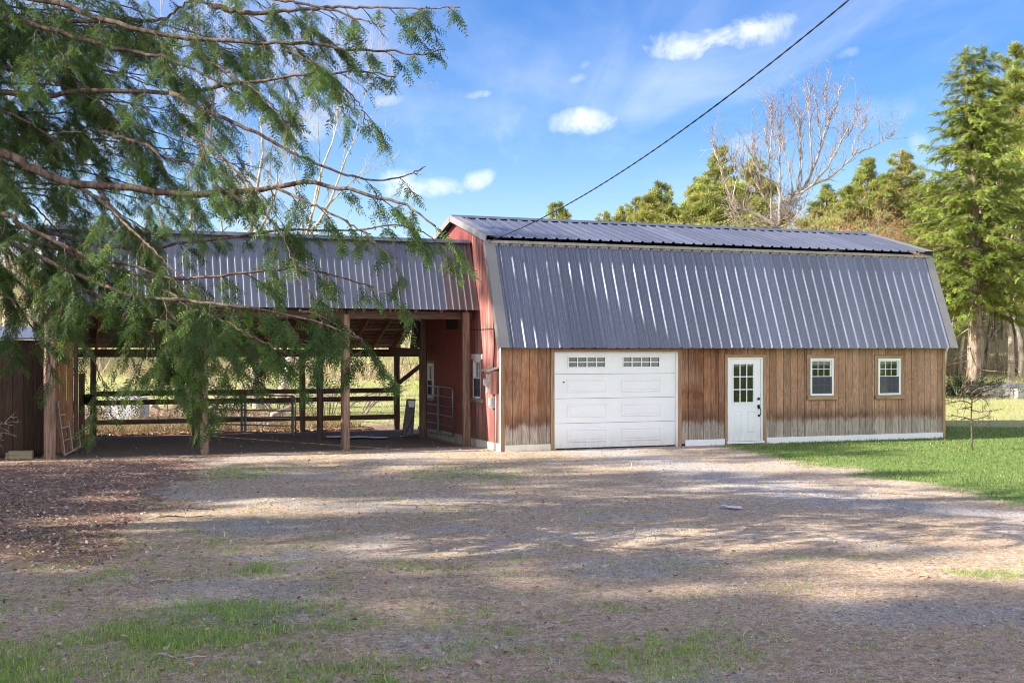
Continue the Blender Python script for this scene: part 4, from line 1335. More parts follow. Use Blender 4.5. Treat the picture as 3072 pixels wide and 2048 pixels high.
def build_hemlock():
    """big hemlock whose trunk stands left of the frame; its boughs sweep across the upper left"""
    root = empty('hemlock_tree', (-8.6, 14.2, float(gz(-8.6, 14.2))))
    tag(root, 'large dark green hemlock in front with drooping boughs across the upper left', 'tree')
    o = np.array(root.location)
    tr = MB().tube([(0, 0, -.3), (0.02, 0, 0.5), (0.0, 0.05, 3), (0.05, 0, 7), (0, 0, 12), (0.05, 0, 17)], [0.5, 0.36, 0.31, 0.25, 0.15, 0.02], 12)
    tr.build('trunk', M['hembark'], root, True)
    # boughs: photo trace, depth at start and end, radius, foliage amount, first leafy fraction, lateral length
    L = [
        ([(0, 52), (200, 65), (310, 62), (470, 62), (520, 40), (570, 0), (640, -60)], 14.5, 13.5, .055, 0.72, .15, .9),
        ([(138, 0), (250, 40), (357, 71), (490, 105), (625, 118), (800, 130), (950, 130), (1060, 150), (1170, 152), (1250, 163), (1335, 147)], 13.5, 12.6, .05, 0.85, .3, .75),
        ([(80, 67), (268, 125), (400, 156), (482, 170), (580, 210), (690, 265), (800, 330)], 14.2, 13.0, .05, 0.98, .2, .9),
        ([(0, 200), (134, 232), (200, 263), (312, 320), (360, 390), (420, 480)], 14.8, 13.6, .045, 1.05, .15, .9),
        ([(0, 272), (147, 288), (268, 272), (513, 279), (670, 259), (800, 241), (950, 222), (1100, 216), (1190, 235)], 14.3, 13.1, .055, 0.85, .3, .85),
        ([(513, 279), (647, 348), (760, 393), (870, 455), (950, 490), (1060, 530), (1160, 540), (1240, 518), (1275, 500)], 13.6, 12.6, .03, 0.49, .15, .5),
        ([(0, 460), (90, 504), (200, 545), (357, 562), (558, 585), (700, 575), (800, 565), (914, 549), (1035, 567), (1146, 594), (1230, 620), (1305, 680)], 13.8, 12.4, .085, 0.98, .28, .75),
        ([(0, 408), (110, 411), (192, 397), (280, 400)], 14.6, 14.2, .035, 1.04, .1, .7),
        ([(300, 395), (437, 433), (490, 469), (580, 491), (647, 527), (740, 590)], 14.0, 13.4, .028, 0.72, .1, .7),
        ([(0, 643), (60, 672), (204, 742), (280, 772), (433, 808), (560, 860), (650, 930)], 13.6, 12.6, .055, 1.15, .1, .95),
        ([(200, 545), (312, 607), (400, 696), (470, 760), (560, 840)], 13.6, 12.8, .03, 1.05, .2, .8),
        ([(290, 560), (357, 650), (459, 772), (500, 860)], 13.9, 13.5, .028, 1.05, .2, .8),
        ([(204, 742), (255, 780), (377, 895), (444, 1027), (470, 1110)], 13.4, 12.9, .026, 1.05, .2, .7),
        ([(0, 720), (200, 810), (400, 885), (600, 905), (800, 935), (950, 965), (1085, 1020)], 13.4, 12.0, .05, 1.20, .12, .8),
        ([(150, 740), (300, 795), (500, 835), (700, 825), (900, 805), (1080, 850), (1165, 880)], 14.0, 12.6, .04, 1.10, .15, .75),
        ([(100, 690), (350, 745), (600, 725), (850, 690), (1050, 690), (1200, 675), (1300, 715)], 14.2, 12.9, .035, 0.95, .2, .65),
        ([(0, 820), (100, 890), (190, 960), (270, 1060), (300, 1140)], 14.6, 14.0, .03, 1.10, .1, .8),
        ([(0, 880), (70, 950), (130, 1030), (155, 1110)], 14.3, 14.0, .025, 1.10, .05, .7),
        ([(250, 870), (400, 930), (560, 985), (700, 1030), (800, 1090)], 13.2, 12.4, .03, 1.20, .1, .75),
        ([(500, 900), (640, 950), (760, 1010), (860, 1060), (950, 1110)], 12.9, 12.1, .028, 1.15, .1, .7),
        ([(560, 960), (600, 1040), (605, 1110), (600, 1180), (606, 1225)], 12.9, 12.7, .016, 1.00, .1, .32),
        ([(900, 930), (1000, 965), (1080, 1015), (1120, 1080)], 12.4, 12.0, .016, 1.00, .1, .45),
        ([(420, 840), (540, 900), (640, 1000), (700, 1100), (740, 1170)], 13.0, 12.6, .02, 1.10, .1, .65),
        ([(300, 900), (420, 980), (500, 1060), (540, 1150)], 13.5, 13.0, .02, 1.10, .1, .6),
        ([(640, 20), (760, 40), (900, 30), (1050, 20), (1200, 25), (1380, 22)], 12.9, 12.2, .035, 1.05, .1, .7),
        ([(500, -70), (700, -30), (900, 10), (1060, 50), (1150, 80)], 13.0, 12.5, .03, 1.04, .1, .6),
        ([(0, -60), (250, -40), (500, -10), (700, 30), (820, 75)], 14.5, 13.3, .05, 1.04, .15, .9),
        ([(640, 560), (760, 620), (830, 680), (870, 760), (900, 850)], 13.0, 12.4, .022, 1.00, .1, .75),
        ([(820, 560), (950, 620), (1080, 690), (1180, 790), (1200, 900)], 12.7, 12.2, .018, 1.04, .1, .55),
        ([(0, 330), (120, 390), (240, 480), (340, 560)], 14.6, 14.0, .03, 1.05, .1, .85),
        ([(0, 120), (150, 190), (300, 290), (420, 400), (500, 520)], 14.7, 13.9, .03, 0.98, .1, .9),
        ([(600, 170), (720, 240), (830, 330), (880, 420)], 13.2, 12.8, .018, 0.98, .1, .7),
        ([(860, 150), (960, 200), (1040, 270), (1090, 330), (1110, 400)], 12.8, 12.5, .015, 1.04, .05, .45),
        ([(0, 560), (100, 620), (180, 700), (240, 800)], 14.4, 14.0, .03, 1.10, .05, .8),
        ([(560, 400), (660, 470), (760, 560), (830, 640)], 13.4, 12.9, .018, 0.98, .1, .7),
    ]
    ur = np.random.default_rng(17)          # further boughs on the far side of the tree
    for i in range(22):
        y_ = -60 + 640 * i / 21 + ur.normal(0, 15); e_ = ur.uniform(330, 820); sag = ur.uniform(40, 190)
        L.append(([(0, y_), (e_ * .33, y_ + sag * .12), (e_ * .66, y_ + sag * .45), (e_, y_ + sag)], ur.uniform(15.2, 16.4), ur.uniform(14.6, 15.6), .028, ur.uniform(.7, 1.0), .05, .75))
    ur = np.random.default_rng(41)          # the crown above the picture, all round the trunk
    for i in range(30):
        z = 7.2 + 9.3 * (i / 29) ** 1.1; a = 2.4 * i + ur.normal(0, .3); ln = (5.0 - 4.2 * (z - 7) / 10) * ur.uniform(.8, 1.15)
        if z < 9.2 and -0.9 < math.sin(a) < 0.2 and math.cos(a) > .2: a += 3.1
        L.append(([tuple(np.array([0, 0, z]) + np.array([math.cos(a) * ln * t, math.sin(a) * ln * t, .35 * ln * t * (1 - 1.5 * t)])) for t in (0, .35, .7, 1.0)], 0, 0, .05, .22, .1, 1.0))
    segs = []       # p0,p1,r0,r1
    pos = []; fw = []; up = []; sc = []; tn = []
    limb_mb = MB()
    for li, (tr_, y0, y1, r0, dens, first, latlen) in enumerate(L):
        n = len(tr_)
        pts = []
        for i in range(n):
            px, py = tr_[i][0], tr_[i][1]
            t = i / (n - 1)
            if len(tr_[0]) == 3:
                pts.append(np.array(tr_[i])); continue
            pts.append(np.array(pxw(px, py, y0 + (y1 - y0) * t + 0.25 * math.sin(li * 2.1 + t * 3))) - o)
        if len(tr_[0]) == 2 and tr_[0][0] <= 150:                     # carry the bough back to the trunk
            zt = pts[0][2] + 0.35 + 0.1 * (li % 3)
            pts = [np.array([0.05, 0.0, zt]), pts[0] * np.array([.45, .45, 0]) + np.array([0, 0, (zt + pts[0][2]) / 2 + .1])] + pts
        S = spline(pts, 46)
        S += RNG.normal(0, 0.008, S.shape)
        rr = [r0 * .72 * (1.1 - 1.0 * (i / 45) ** .8) + 0.003 for i in range(46)]
        limb_mb.tube(S, rr, 6)
        cum = np.concatenate([[0], np.cumsum(np.linalg.norm(np.diff(S, axis=0), axis=1))])
        tot = cum[-1]
        s = tot * min(first, .10)
        sg = 1
        while s < tot:
            i = min(int(np.searchsorted(cum, s)), 45); t = s / tot
            p = S[i]; tan = unit(S[min(i + 1, 45)] - S[max(i - 1, 0)])
            sd = unit(np.cross(tan, [0, 0, 1])); sg = -sg
            dirn = unit(tan * RNG.uniform(.35, .95) + sd * sg * RNG.uniform(.5, 1.0) + np.array([0, 0, -1]) * RNG.uniform(.15, .75))
            ll = latlen * min(2.0, .32 + RNG.exponential(.66)) * (1.1 - 0.6 * t)
            ltint = RNG.normal(1, .2)
            leafy = dens * (RNG.uniform(.45, 1.45) if RNG.random() > .10 else .06)

            def twig(p, dirn, ll, r, sub):
                k = 7 if sub == 0 else 4
                q = [p]
                for j in range(k):
                    dirn = unit(dirn + np.array([0, 0, -0.09]) + RNG.normal(0, 0.09, 3))
                    q.append(q[-1] + dirn * ll / k)
                q = np.array(q)
                for j in range(k):
                    segs.append((q[j], q[j + 1], r * (1 - .12 * j), r * (1 - .12 * (j + 1))))
                nf = int(ll * (42 if dens > 1.04 else 38) * leafy + RNG.random())
                for f in range(nf):
                    tt = RNG.uniform(0.12, 1.0) * k
                    j = min(int(tt), k - 1); pp = q[j] + (q[j + 1] - q[j]) * (tt - j)
                    ax = unit(q[j + 1] - q[j]); s2 = unit(np.cross(ax, [0, 0, 1]))
                    fd = unit(ax * RNG.uniform(.5, 1.1) + s2 * RNG.choice([-1, 1]) * RNG.uniform(.3, 1.1) + np.array([0, 0, RNG.uniform(-.55, .22)]))
                    pos.append(pp); fw.append(fd); up.append(unit(np.array([0, 0, 1.0]) + RNG.normal(0, .45, 3)))
                    sc.append(RNG.uniform(.07, .18) * (1.9 if len(tr_[0]) == 3 else 1.0)); tn.append(ltint)
                if sub == 0:
                    for c in range(int(2 + ll * 6 * RNG.uniform(.6, 1.2))):
                        tt = RNG.uniform(.12, .92) * k; j = min(int(tt), k - 1); pp = q[j] + (q[j + 1] - q[j]) * (tt - j)
                        ax = unit(q[j + 1] - q[j]); s2 = unit(np.cross(ax, [0, 0, 1]))
                        twig(pp, unit(ax + s2 * RNG.choice([-1, 1]) * RNG.uniform(.4, 1.0) + np.array([0, 0, RNG.uniform(-.5, .15)])), max(.08, ll * (.48 - .3 * tt / k) * RNG.uniform(.6, 1.3)), r * .6, 1)
            twig(p, dirn, ll, .0062, 0)
            s += RNG.uniform(.3, 1.8) * 0.20 / max(dens, .5)
    limb_mb.build('boughs', M['hembark'], root, True)
    segs_a = [np.array([s_[i] for s_ in segs]) for i in range(4)]
    V, F = cones(*segs_a, n=3)
    link('twigs', np_mesh('twigs', V, F, M['hembark']), root)['kind'] = 'stuff'
    pos = np.array(pos); fw = np.array(fw); up = np.array(up)
    T = frond_template(5, 0.10, .2, 60, 35, .5)
    n = len(pos)
    tint = jitter_col((0.074, 0.130, 0.040), n, .2, .1) * np.array(tn)[:, None].clip(.6, 1.5)
    yel = RNG.random(n) < .2
    tint[yel] = tint[yel] * np.array([1.7, 1.45, .8])
    V, F, tt = place(*T, pos, fw, up, np.array(sc), tint)
    cr = link('crown', np_mesh('crown', V, F, M['needle'], tt), root)
    print('hemlock fronds', n, 'twig segs', len(segs))
    return root


hem = build_hemlock()


def build_spruce(H, R, seed, twin=False, base_bare=0.24):
    """dense spruce: whorls of drooping branches carrying fronds; returns meshes (trunk, crown)"""
    rg_ = np.random.default_rng(seed)
    mb = MB()
    mb.tube([(0, 0, -.3), (0, 0, .4), (0.03, 0, H * .3), (0, 0.03, H * .6), (0, 0, H * .9 if twin else H)], [.42, .33, .25, .14, .02], 10)
    tops = [(0.0, H)]
    if twin:
        mb.tube([(0, 0, H * .62), (-.34, 0, H * .75), (-.36, 0, H)], [.12, .08, .015], 7)
        mb.tube([(0.0, 0, H * .62), (.34, 0, H * .75), (.38, 0, H * .99)], [.12, .08, .015], 7)
    pos = []; fw = []; up = []; sc = []; seg = []; tn = []
    z = H * base_bare
    while z < H - .1:
        f = (H - z) / (H * (1 - base_bare))
        r = R * min(1.0, 0.14 + f ** 0.8 * .95) * (0.82 if f > .9 else 1)
        axes = [0.0] if not twin or z < H * .70 else [-.36 if z > H * .75 else -.2, .38 if z > H * .75 else .2]
        for ax in axes:
            rr = r if len(axes) == 1 else r * .80
            nb = int(8 + 4 * f)
            a0 = rg_.uniform(0, 6.28)
            for b in range(nb):
                a = a0 + 6.283 * b / nb + rg_.normal(0, .25)
                ln = rr * rg_.uniform(.6, 1.12) + .1
                if rg_.random() < .06: continue
                d = np.array([math.cos(a), math.sin(a), rg_.uniform(.05, .75)])
                p = np.array([ax, 0, z + rg_.normal(0, .12)]); k = 7; q = [p]
                for j in range(k):
                    d = unit(d + np.array([0, 0, -.16 if j < 4 else .10])); q.append(q[-1] + d * ln / k)
                q = np.array(q)
                for j in range(k): seg.append((q[j], q[j + 1], .03 * (1 - j / k) * (.4 + ln / 3) + .004, .03 * (1 - (j + 1) / k) * (.4 + ln / 3) + .004))
                bt = rg_.normal(1, .18)
                nf = int(ln * 17 + 4)
                for e in range(nf):
                    tt = (rg_.uniform(.22, 1.0)) * k; j = min(int(tt), k - 1)
                    pp = q[j] + (q[j + 1] - q[j]) * (tt - j); t_ = unit(q[j + 1] - q[j]); s2 = unit(np.cross(t_, [0, 0, 1.0]))
                    fd = unit(t_ * rg_.uniform(.3, 1) + s2 * rg_.uniform(-1, 1) + np.array([0, 0, rg_.uniform(-.75, .25)]))
                    pos.append(pp); fw.append(fd); up.append(unit(np.array([0, 0, 1.0]) + rg_.normal(0, .4, 3))); sc.append(rg_.uniform(.22, .46) * min(1.0, .5 + .3 * ln)); tn.append(bt)
        z += rg_.uniform(.18, .34)
    for ax in ((-.36, .38) if twin else (0,)):
        for e in range(70):
            zz = H - rg_.exponential(.5); a = rg_.uniform(0, 6.28)
            pos.append(np.array([ax, 0, zz])); fw.append(unit(np.array([math.cos(a) * .6, math.sin(a) * .6, rg_.uniform(.2, 1.2)]))); up.append(unit(rg_.normal(0, 1, 3))); sc.append(rg_.uniform(.14, .3)); tn.append(1.0)
    # dead stubs on the bare part
    for i in range(16):
        zz = H * rg_.uniform(.05, base_bare + .05); a = rg_.uniform(0, 6.28); ln = rg_.uniform(.5, 1.8)
        p = np.array([0, 0, zz]); q = p + np.array([math.cos(a) * ln, math.sin(a) * ln, rg_.uniform(-.4, .1)])
        seg.append((p, q, .03, .008))
    V, F = cones(*[np.array([s_[i] for s_ in seg]) for i in range(4)], n=3)
    k = len(mb.v); mb.add(V.tolist(), F.tolist())
    n = len(pos)
    T = frond_template(6, 0.13, .22, 55, 30, .45)
    tint = jitter_col((0.215, 0.265, 0.055), n, .25, .1) * np.array(tn)[:, None].clip(.6, 1.5)
    V, F, tt = place(*T, np.array(pos), np.array(fw), np.array(up), np.array(sc), tint)
    return mb.mesh('trunk', M['bark'], False), np_mesh('crown', V, F, M['spruce'], tt)


def tree_thing(name, meshes, loc, label, cat='tree', group=None, rz=0.0, s=1.0, pn=('trunk', 'crown')):
    r = empty(name, loc, rz); r.scale = (s, s, s)
    tag(r, label, cat, group)
    for nm, me in zip(pn, meshes): link(nm, me, r)
    return r


def gp(X, Y): return (X, Y, float(gz(X, Y)) - .03)


sp = build_spruce(14.3, 3.3, 3, True)
Xs = (2924 - 1536) / 3600 * 50
tree_thing('spruce_tree', sp, gp(Xs, 50), 'tall sunlit spruce with two tops and a pale bare lower trunk at the right')


def star_template(n=18, seed=2):
    r = np.random.default_rng(seed)
    V = []; F = []
    for i in range(n):
        d = unit(np.array([r.uniform(.1, 1), r.normal(0, .6), r.normal(.1, .5)])); s = unit(np.cross(d, r.normal(0, 1, 3)))
        b = len(V); l = r.uniform(.6, 1.0)
        V += [-s * .02, d * l * .55 + s * .075, d * l]; F.append((b, b + 1, b + 2))
    return np.array(V), np.array(F)


def build_pine(H, R, seed, start=.3, col=(0.30, 0.33, 0.10), loose=1.0):
    rg_ = np.random.default_rng(seed)
    mb = MB(); mb.tube([(0, 0, -.3), (0.05, 0, H * .3), (0, .08, H * .7), (0, 0, H)], [.30, .24, .13, .015], 8)
    pos = []; fw = []; sc = []; seg = []; tn = []
    z = H * start
    while z < H - .15:
        f = (H - z) / (H * (1 - start)); r = R * (.03 + .97 * f ** 1.0) * rg_.uniform(.72, 1.1)
        for b in range(2):
            a = rg_.uniform(0, 6.28); ln = r * rg_.uniform(.5, 1.1) + .15
            d = np.array([math.cos(a), math.sin(a), rg_.uniform(.0, .3) + .8 * max(0, .25 - f)]); q = [np.array([0, 0, z])]; k = 6
            for j in range(k): d = unit(d + np.array([0, 0, .07]) + rg_.normal(0, .1, 3)); q.append(q[-1] + d * ln / k)
            q = np.array(q)
            for j in range(k): seg.append((q[j], q[j + 1], .035 * (1 - j / k) + .006, .035 * (1 - (j + 1) / k) + .006))
            bt = rg_.normal(1, .15)
            for e in range(int(ln * 26 * loose + 1.5)):
                tt = rg_.uniform(.3, 1.0) * k; j = min(int(tt), k - 1); pp = q[j] + (q[j + 1] - q[j]) * (tt - j)
                t_ = unit(q[j + 1] - q[j]); s2 = unit(np.cross(t_, [0, 0, 1.0]))
                side = rg_.normal(0, .30)
                pos.append(pp + s2 * side * ln * .6 + np.array([0, 0, abs(rg_.normal(0, .05))])); fw.append(unit(t_ + s2 * np.sign(side) * .5 + np.array([0, 0, rg_.uniform(.1, .8)])))
                sc.append(rg_.uniform(.26, .5) * min(1.0, .45 + .3 * ln)); tn.append(bt)
        z += rg_.uniform(.10, .20)
    V, F = cones(*[np.array([s_[i] for s_ in seg]) for i in range(4)], n=3); mb.add(V.tolist(), F.tolist())
    n = len(pos)
    tint = jitter_col(col, n, .2, .1) * np.array(tn)[:, None].clip(.6, 1.5)
    V, F, tt = place(*star_template(), np.array(pos), np.array(fw), unit(RNG.normal(0, 1, (n, 3))), np.array(sc), tint)
    return mb.mesh('trunk', M['bark']), np_mesh('crown', V, F, M['pine'], tt)


PINES = [build_pine(13, 5.2, 21), build_pine(11, 5.4, 22, .2), build_pine(12, 4.6, 23, .22, (0.34, 0.34, 0.11))]


def put_top(px, py, Y, meshes, H, name, label, group=None, rz=0.0, pn=('trunk', 'crown'), cat='tree'):
    """stand a tree so that its top is where the photo shows it"""
    X = (px - 1536) / 3600 * Y
    g = gp(X, Y); top = EYE + (1051 - py) / 3600 * Y
    s = (top - g[2]) / H
    return tree_thing(name, meshes, g, label, cat, group, rz, s, pn)


PG = 'pines behind the barn roof'
put_top(3050, 140, 64, PINES[0], 13, 'pine_tree', 'loose yellow green pine beyond the tall spruce at the right edge', PG, 1.0)
put_top(2605, 480, 62, PINES[1], 11, 'pine_tree', 'green pine with a bushy rounded top just right of the bare maple', PG, 0.4)
put_top(2702, 448, 66, PINES[2], 12, 'pine_tree', 'pine with a pointed leader standing left of the tall spruce', PG, 2.0)
put_top(2150, 440, 60, PINES[0], 13, 'pine_tree', 'brownish pine behind the left side of the bare maple', PG, 3.0)
put_top(2265, 470, 66, PINES[2], 12, 'pine_tree', 'dark pine directly behind the bare maple trunk', PG, 5.1)
put_top(1985, 552, 62, PINES[1], 11, 'pine_tree', 'broad bright green pine rising over the barn ridge left of the maple', PG, 2.6)
put_top(1905, 590, 66, PINES[0], 13, 'pine_tree', 'leftmost of the bright green pines rising in a clump over the barn ridge', PG, 4.0)
put_top(2065, 590, 70, PINES[2], 12, 'pine_tree', 'smaller green pine filling the gap right of the broad bright pine', PG, 0.9)
put_top(1668, 612, 64, PINES[1], 11, 'pine_tree', 'small pine top peeking alone over the middle of the ridge', PG, 5.5)
put_top(1812, 632, 68, PINES[2], 12, 'pine_tree', 'smallest pine tip showing just above the barn ridge', PG, 1.7)
put_top(2480, 560, 72, PINES[1], 11, 'pine_tree', 'low dark pine behind the barn between maple and bushy pine', PG, 3.3)
put_top(2790, 560, 76, PINES[0], 13, 'pine_tree', 'yellowish pine half hidden behind the left edge of the tall spruce', PG, 0.2)

put_top(1945, 575, 58, PINES[2], 12, 'pine_tree', 'narrow bright pine in front of the broad bright pine', PG, 0.7)
put_top(2105, 540, 63, PINES[1], 11, 'pine_tree', 'bright pine between the broad pine and the brownish pine', PG, 2.2)
put_top(1870, 618, 62, PINES[2], 12, 'pine_tree', 'low bright pine at the left foot of the pine clump', PG, 4.4)
put_top(2545, 560, 60, PINES[0], 13, 'pine_tree', 'lower pine under the bushy pine right of the maple', PG, 1.2)
put_top(2655, 530, 61, PINES[1], 11, 'pine_tree', 'lower pine between the bushy pine and the pointed pine', PG, 3.9)


def bare_tree(seed, H, stems=1, trunk_h=.3, spread=.5, levels=4, up=.25, r0=.18, nmax=5000, kids=(3, 6), budcol=None):
    """leafless tree as tapered limbs; returns (trunk+limbs mesh arrays, twig tips)"""
    rg_ = np.random.default_rng(seed)
    seg = []; tips = []
    def grow(p, d, ln, r, lv):
        if len(seg) > nmax: return
        k = 5 if lv < 2 else 4
        q = p; pts = [p]
        for j in range(k):
            d = unit(d + np.array([0, 0, up * (.5 if lv == 0 else 1) * .35]) + rg_.normal(0, .10 + .03 * lv, 3))
            nq = q + d * ln / k
            a, b = r * (1 - .75 * j / k), r * (1 - .75 * (j + 1) / k)
            seg.append((q, nq, max(a, .006), max(b, .004))); q = nq; pts.append(q)
        if lv >= levels:
            tips.append(q); return
        for c in range(rg_.integers(kids[0], kids[1])):
            t = rg_.uniform(.35 if lv else trunk_h * 1.2, 1.0) * k; j = min(int(t), k - 1)
            pp = pts[j] + (pts[j + 1] - pts[j]) * (t - j)
            ax = unit(pts[j + 1] - pts[j]); s = unit(np.cross(ax, rg_.normal(0, 1, 3)))
            grow(pp, unit(ax * rg_.uniform(.5, 1.1) + s * spread * rg_.uniform(.6, 1.3)), ln * rg_.uniform(.45, .72), r * (1 - .6 * t / k) * rg_.uniform(.4, .65), lv + 1)
        grow(q, d, ln * .55, r * .27, lv + 1)
    for s_ in range(stems):
        a = rg_.uniform(0, 6.28); sp_ = 0 if stems == 1 else rg_.uniform(.15, .5)
        grow(np.array([.12 * math.cos(a) * (stems > 1), .12 * math.sin(a) * (stems > 1), -.2]), unit(np.array([sp_ * math.cos(a), sp_ * math.sin(a), 1.0])), H * (.62 if levels > 2 else .8), r0, 0)
    V, F = cones(*[np.array([s_[i] for s_ in seg]) for i in range(4)], n=4)
    return V, F, np.array(tips), seg


def bare_meshes(seed, H, m, bud=None, **kw):
    V, F, tips, seg = bare_tree(seed, H, **kw)
    hgt = V[:, 2].max()
    V = V * (H / hgt); tips = tips * (H / hgt)
    big = np.array([s[2] for s in seg]) * (H / hgt)
    th = kw.get('r0', .18) * .28
    fb = np.repeat(big > th, 4)
    ms = []
    for sel in (fb, ~fb):
        if sel.any():
            used, inv = np.unique(F[sel], return_inverse=True)
            ms.append(np_mesh('limbs', V[used], inv.reshape(-1, 4), m if sel is fb else m))
    if bud is not None and len(tips):
        P = np.repeat(tips, bud[1], 0); n = len(P); P = P + RNG.normal(0, bud[2], P.shape)
        T = star_template(5, 9)
        VV, FF, tt = place(*T, P, RNG.normal(0, 1, (n, 3)), RNG.normal(0, 1, (n, 3)), RNG.uniform(.5, 1, n) * bud[3], jitter_col(bud[0], n, .25, .12))
        ms.append(np_mesh('buds', VV, FF, M['bud'], tt))
    return ms


BN = ('trunk', 'crown', 'buds')


def build_maple():
    """old pollarded maple behind the barn: short thick limbs with tall straight shoots"""
    rg_ = np.random.default_rng(77)
    Y = 45.0
    base = np.array(gp((2312 - 1536) / 3600 * Y, Y))
    r = empty('bare_maple', base)
    tag(r, 'pale leafless maple with tall upright shoots behind the barn roof', 'tree')
    def P(px, py, dy=0): return np.array(pxw(px, py, Y + dy)) - base
    q = lambda x, y: (2100 + x / 3.074, 250 + y / 3.074)
    tr = MB(); tr.tube([(0, 0, -.2), (0.03, 0, 1.5), P(2318, 760), P(2322, 690)], [.42, .33, .27, .22], 9); tr.build('trunk', M['maple'], r, True)
    limbs = [([(700, 1340), (850, 1040), (960, 960), (1080, 920), (1250, 830), (1400, 690), (1490, 570)], .15, 0),
             ([(960, 960), (1040, 800), (1110, 600), (1160, 400), (1250, 220), (1300, 30)], .10, .5),
             ([(850, 1040), (1000, 960), (1170, 780), (1240, 660), (1300, 540), (1360, 430)], .09, -.6),
             ([(700, 1340), (600, 1250), (440, 1180), (330, 1130), (250, 980), (190, 800), (120, 560)], .15, .3),
             ([(680, 1340), (520, 1310), (380, 1280), (300, 1180), (240, 1050)], .09, -.8),
             ([(720, 1340), (735, 1150), (720, 950), (600, 860), (500, 740), (460, 640)], .12, -.5),
             ([(735, 1150), (735, 800), (740, 600), (745, 430), (735, 270)], .07, .4),
             ([(660, 1300), (655, 1050), (640, 800), (615, 560), (600, 420)], .055, .6),
             ([(700, 1300), (640, 1120), (560, 1000), (480, 850), (440, 600)], .06, .9),
             ([(850, 1040), (840, 880), (790, 650), (760, 560)], .05, -.4),
             ([(900, 980), (920, 760), (930, 520), (880, 350), (810, 210)], .055, .2),
             ([(940, 900), (935, 650), (925, 400), (918, 230)], .04, .7),
             ([(1030, 800), (1020, 560), (1010, 300), (1000, 60), (985, -30)], .06, -.3),
             ([(1110, 600), (1100, 420), (1070, 200), (1055, 90)], .04, .3),
             ([(1160, 400), (1165, 300), (1150, 170), (1165, 20)], .035, -.2),
             ([(1210, 700), (1280, 580), (1380, 450), (1500, 220)], .03, .5),
             ([(1400, 690), (1420, 560), (1500, 420), (1550, 340)], .03, -.4),
             ([(1450, 640), (1560, 600), (1700, 520), (1790, 470)], .025, .3),
             ([(700, 1330), (800, 1300), (880, 1230), (960, 1130)], .07, -.3),
             ([(640, 700), (660, 400), (640, 200)], .03, 0), ([(690, 700), (680, 500), (660, 350)], .025, .3), ([(550, 900), (530, 720), (480, 520)], .03, .6),
             ([(300, 1100), (330, 850), (290, 700)], .035, -.2), ([(220, 930), (170, 700), (100, 520)], .03, -.7), ([(400, 1170), (420, 900), (350, 570)], .03, .2)]
    mb = MB(); seg = []; tips = []
    for pl, r0, dy in limbs:
        S = spline([P(*q(x, y), dy * (i / max(1, len(pl) - 1))) for i, (x, y) in enumerate(pl)], 18)
        S += rg_.normal(0, .02, S.shape)
        mb.tube(S, [r0 * .50 * (1 - .85 * i / 17) + .008 for i in range(18)], 6)
        L_ = np.linalg.norm(S[-1] - S[0])
        for c in range(int(9 + L_ * 5)):
            i = rg_.integers(4, 17); ax = unit(S[i + 1] - S[i])
            d = unit(ax * .5 + rg_.normal(0, .42, 3) + np.array([0, 0, .65])); ln = rg_.uniform(.3, 1.3); p = S[i]
            for j in range(4):
                d = unit(d + np.array([0, 0, .1]) + rg_.normal(0, .1, 3)); n_ = p + d * ln / 4
                seg.append((p, n_, .013 * (1 - j / 5), .013 * (1 - (j + 1) / 5))); 
                if j > 0 and rg_.random() < .6:
                    d2 = unit(d + rg_.normal(0, .5, 3)); seg.append((n_, n_ + d2 * rg_.uniform(.15, .5), .008, .004)); tips.append(n_ + d2 * .3)
                p = n_
            tips.append(p)
    # knots of fine twigs at the old cuts
    for (x, y) in ((800, 1080), (760, 1180), (830, 1200), (300, 1200), (560, 1300), (880, 1080), (700, 1250)):
        c0 = P(*q(x, y))
        for k in range(60):
            p = c0 + rg_.normal(0, .16, 3); d = unit(rg_.normal(0, 1, 3) + np.array([0, 0, .5])); seg.append((p, p + d * rg_.uniform(.2, .6), .012, .004))
    mb.build('limbs', M['maple'], r, True)
    V, F = cones(*[np.array([s_[i] for s_ in seg]) for i in range(4)], n=3)
    link('twigs', np_mesh('twigs', V, F, M['twig']), r)
    P_ = np.repeat(np.array(tips), 2, 0); n = len(P_); P_ = P_ + RNG.normal(0, .07, P_.shape)
    VV, FF, tt = place(*star_template(4, 9), P_, RNG.normal(0, 1, (n, 3)), RNG.normal(0, 1, (n, 3)), RNG.uniform(.03, .07, n), jitter_col((.22, .10, .07), n))
    link('buds', np_mesh('buds', VV, FF, M['bud'], tt), r)


build_maple()

# tall bare trees seen through the hemlock
BT = [bare_meshes(5, 17, M['birch'], ((.16, .08, .05), 2, .10, .10), trunk_h=.45, spread=.45, levels=4, up=.35, r0=.30, kids=(3, 5)),
      bare_meshes(6, 17, M['birch'], ((.15, .10, .05), 2, .10, .10), trunk_h=.5, spread=.5, levels=4, up=.3, r0=.26, kids=(3, 5))]
BG = 'tall bare trees beyond the open shed'
for (px, Y, H, k, rz, lab) in ((778, 42, 17, 0, .3, 'tall pale bare tree rising straight behind the middle of the shed roof'),
                               (835, 44, 16, 1, 1.7, 'bare tree leaning close beside the tallest pale tree behind the shed'),
                               (190, 40, 15, 1, 4.0, 'pale trunked bare tree behind the left end of the shed roof'),
                               (560, 46, 15, 0, 2.2, 'slender bare tree between the other pale trunks behind the shed'),
                               (20, 38, 16, 0, 5.0, 'bare tree at the far left edge behind the hemlock boughs')):
    tree_thing('bare_tree', BT[k], gp((px - 1536) / 3600 * Y, Y), lab, 'tree', BG, rz, H / 17, BN)

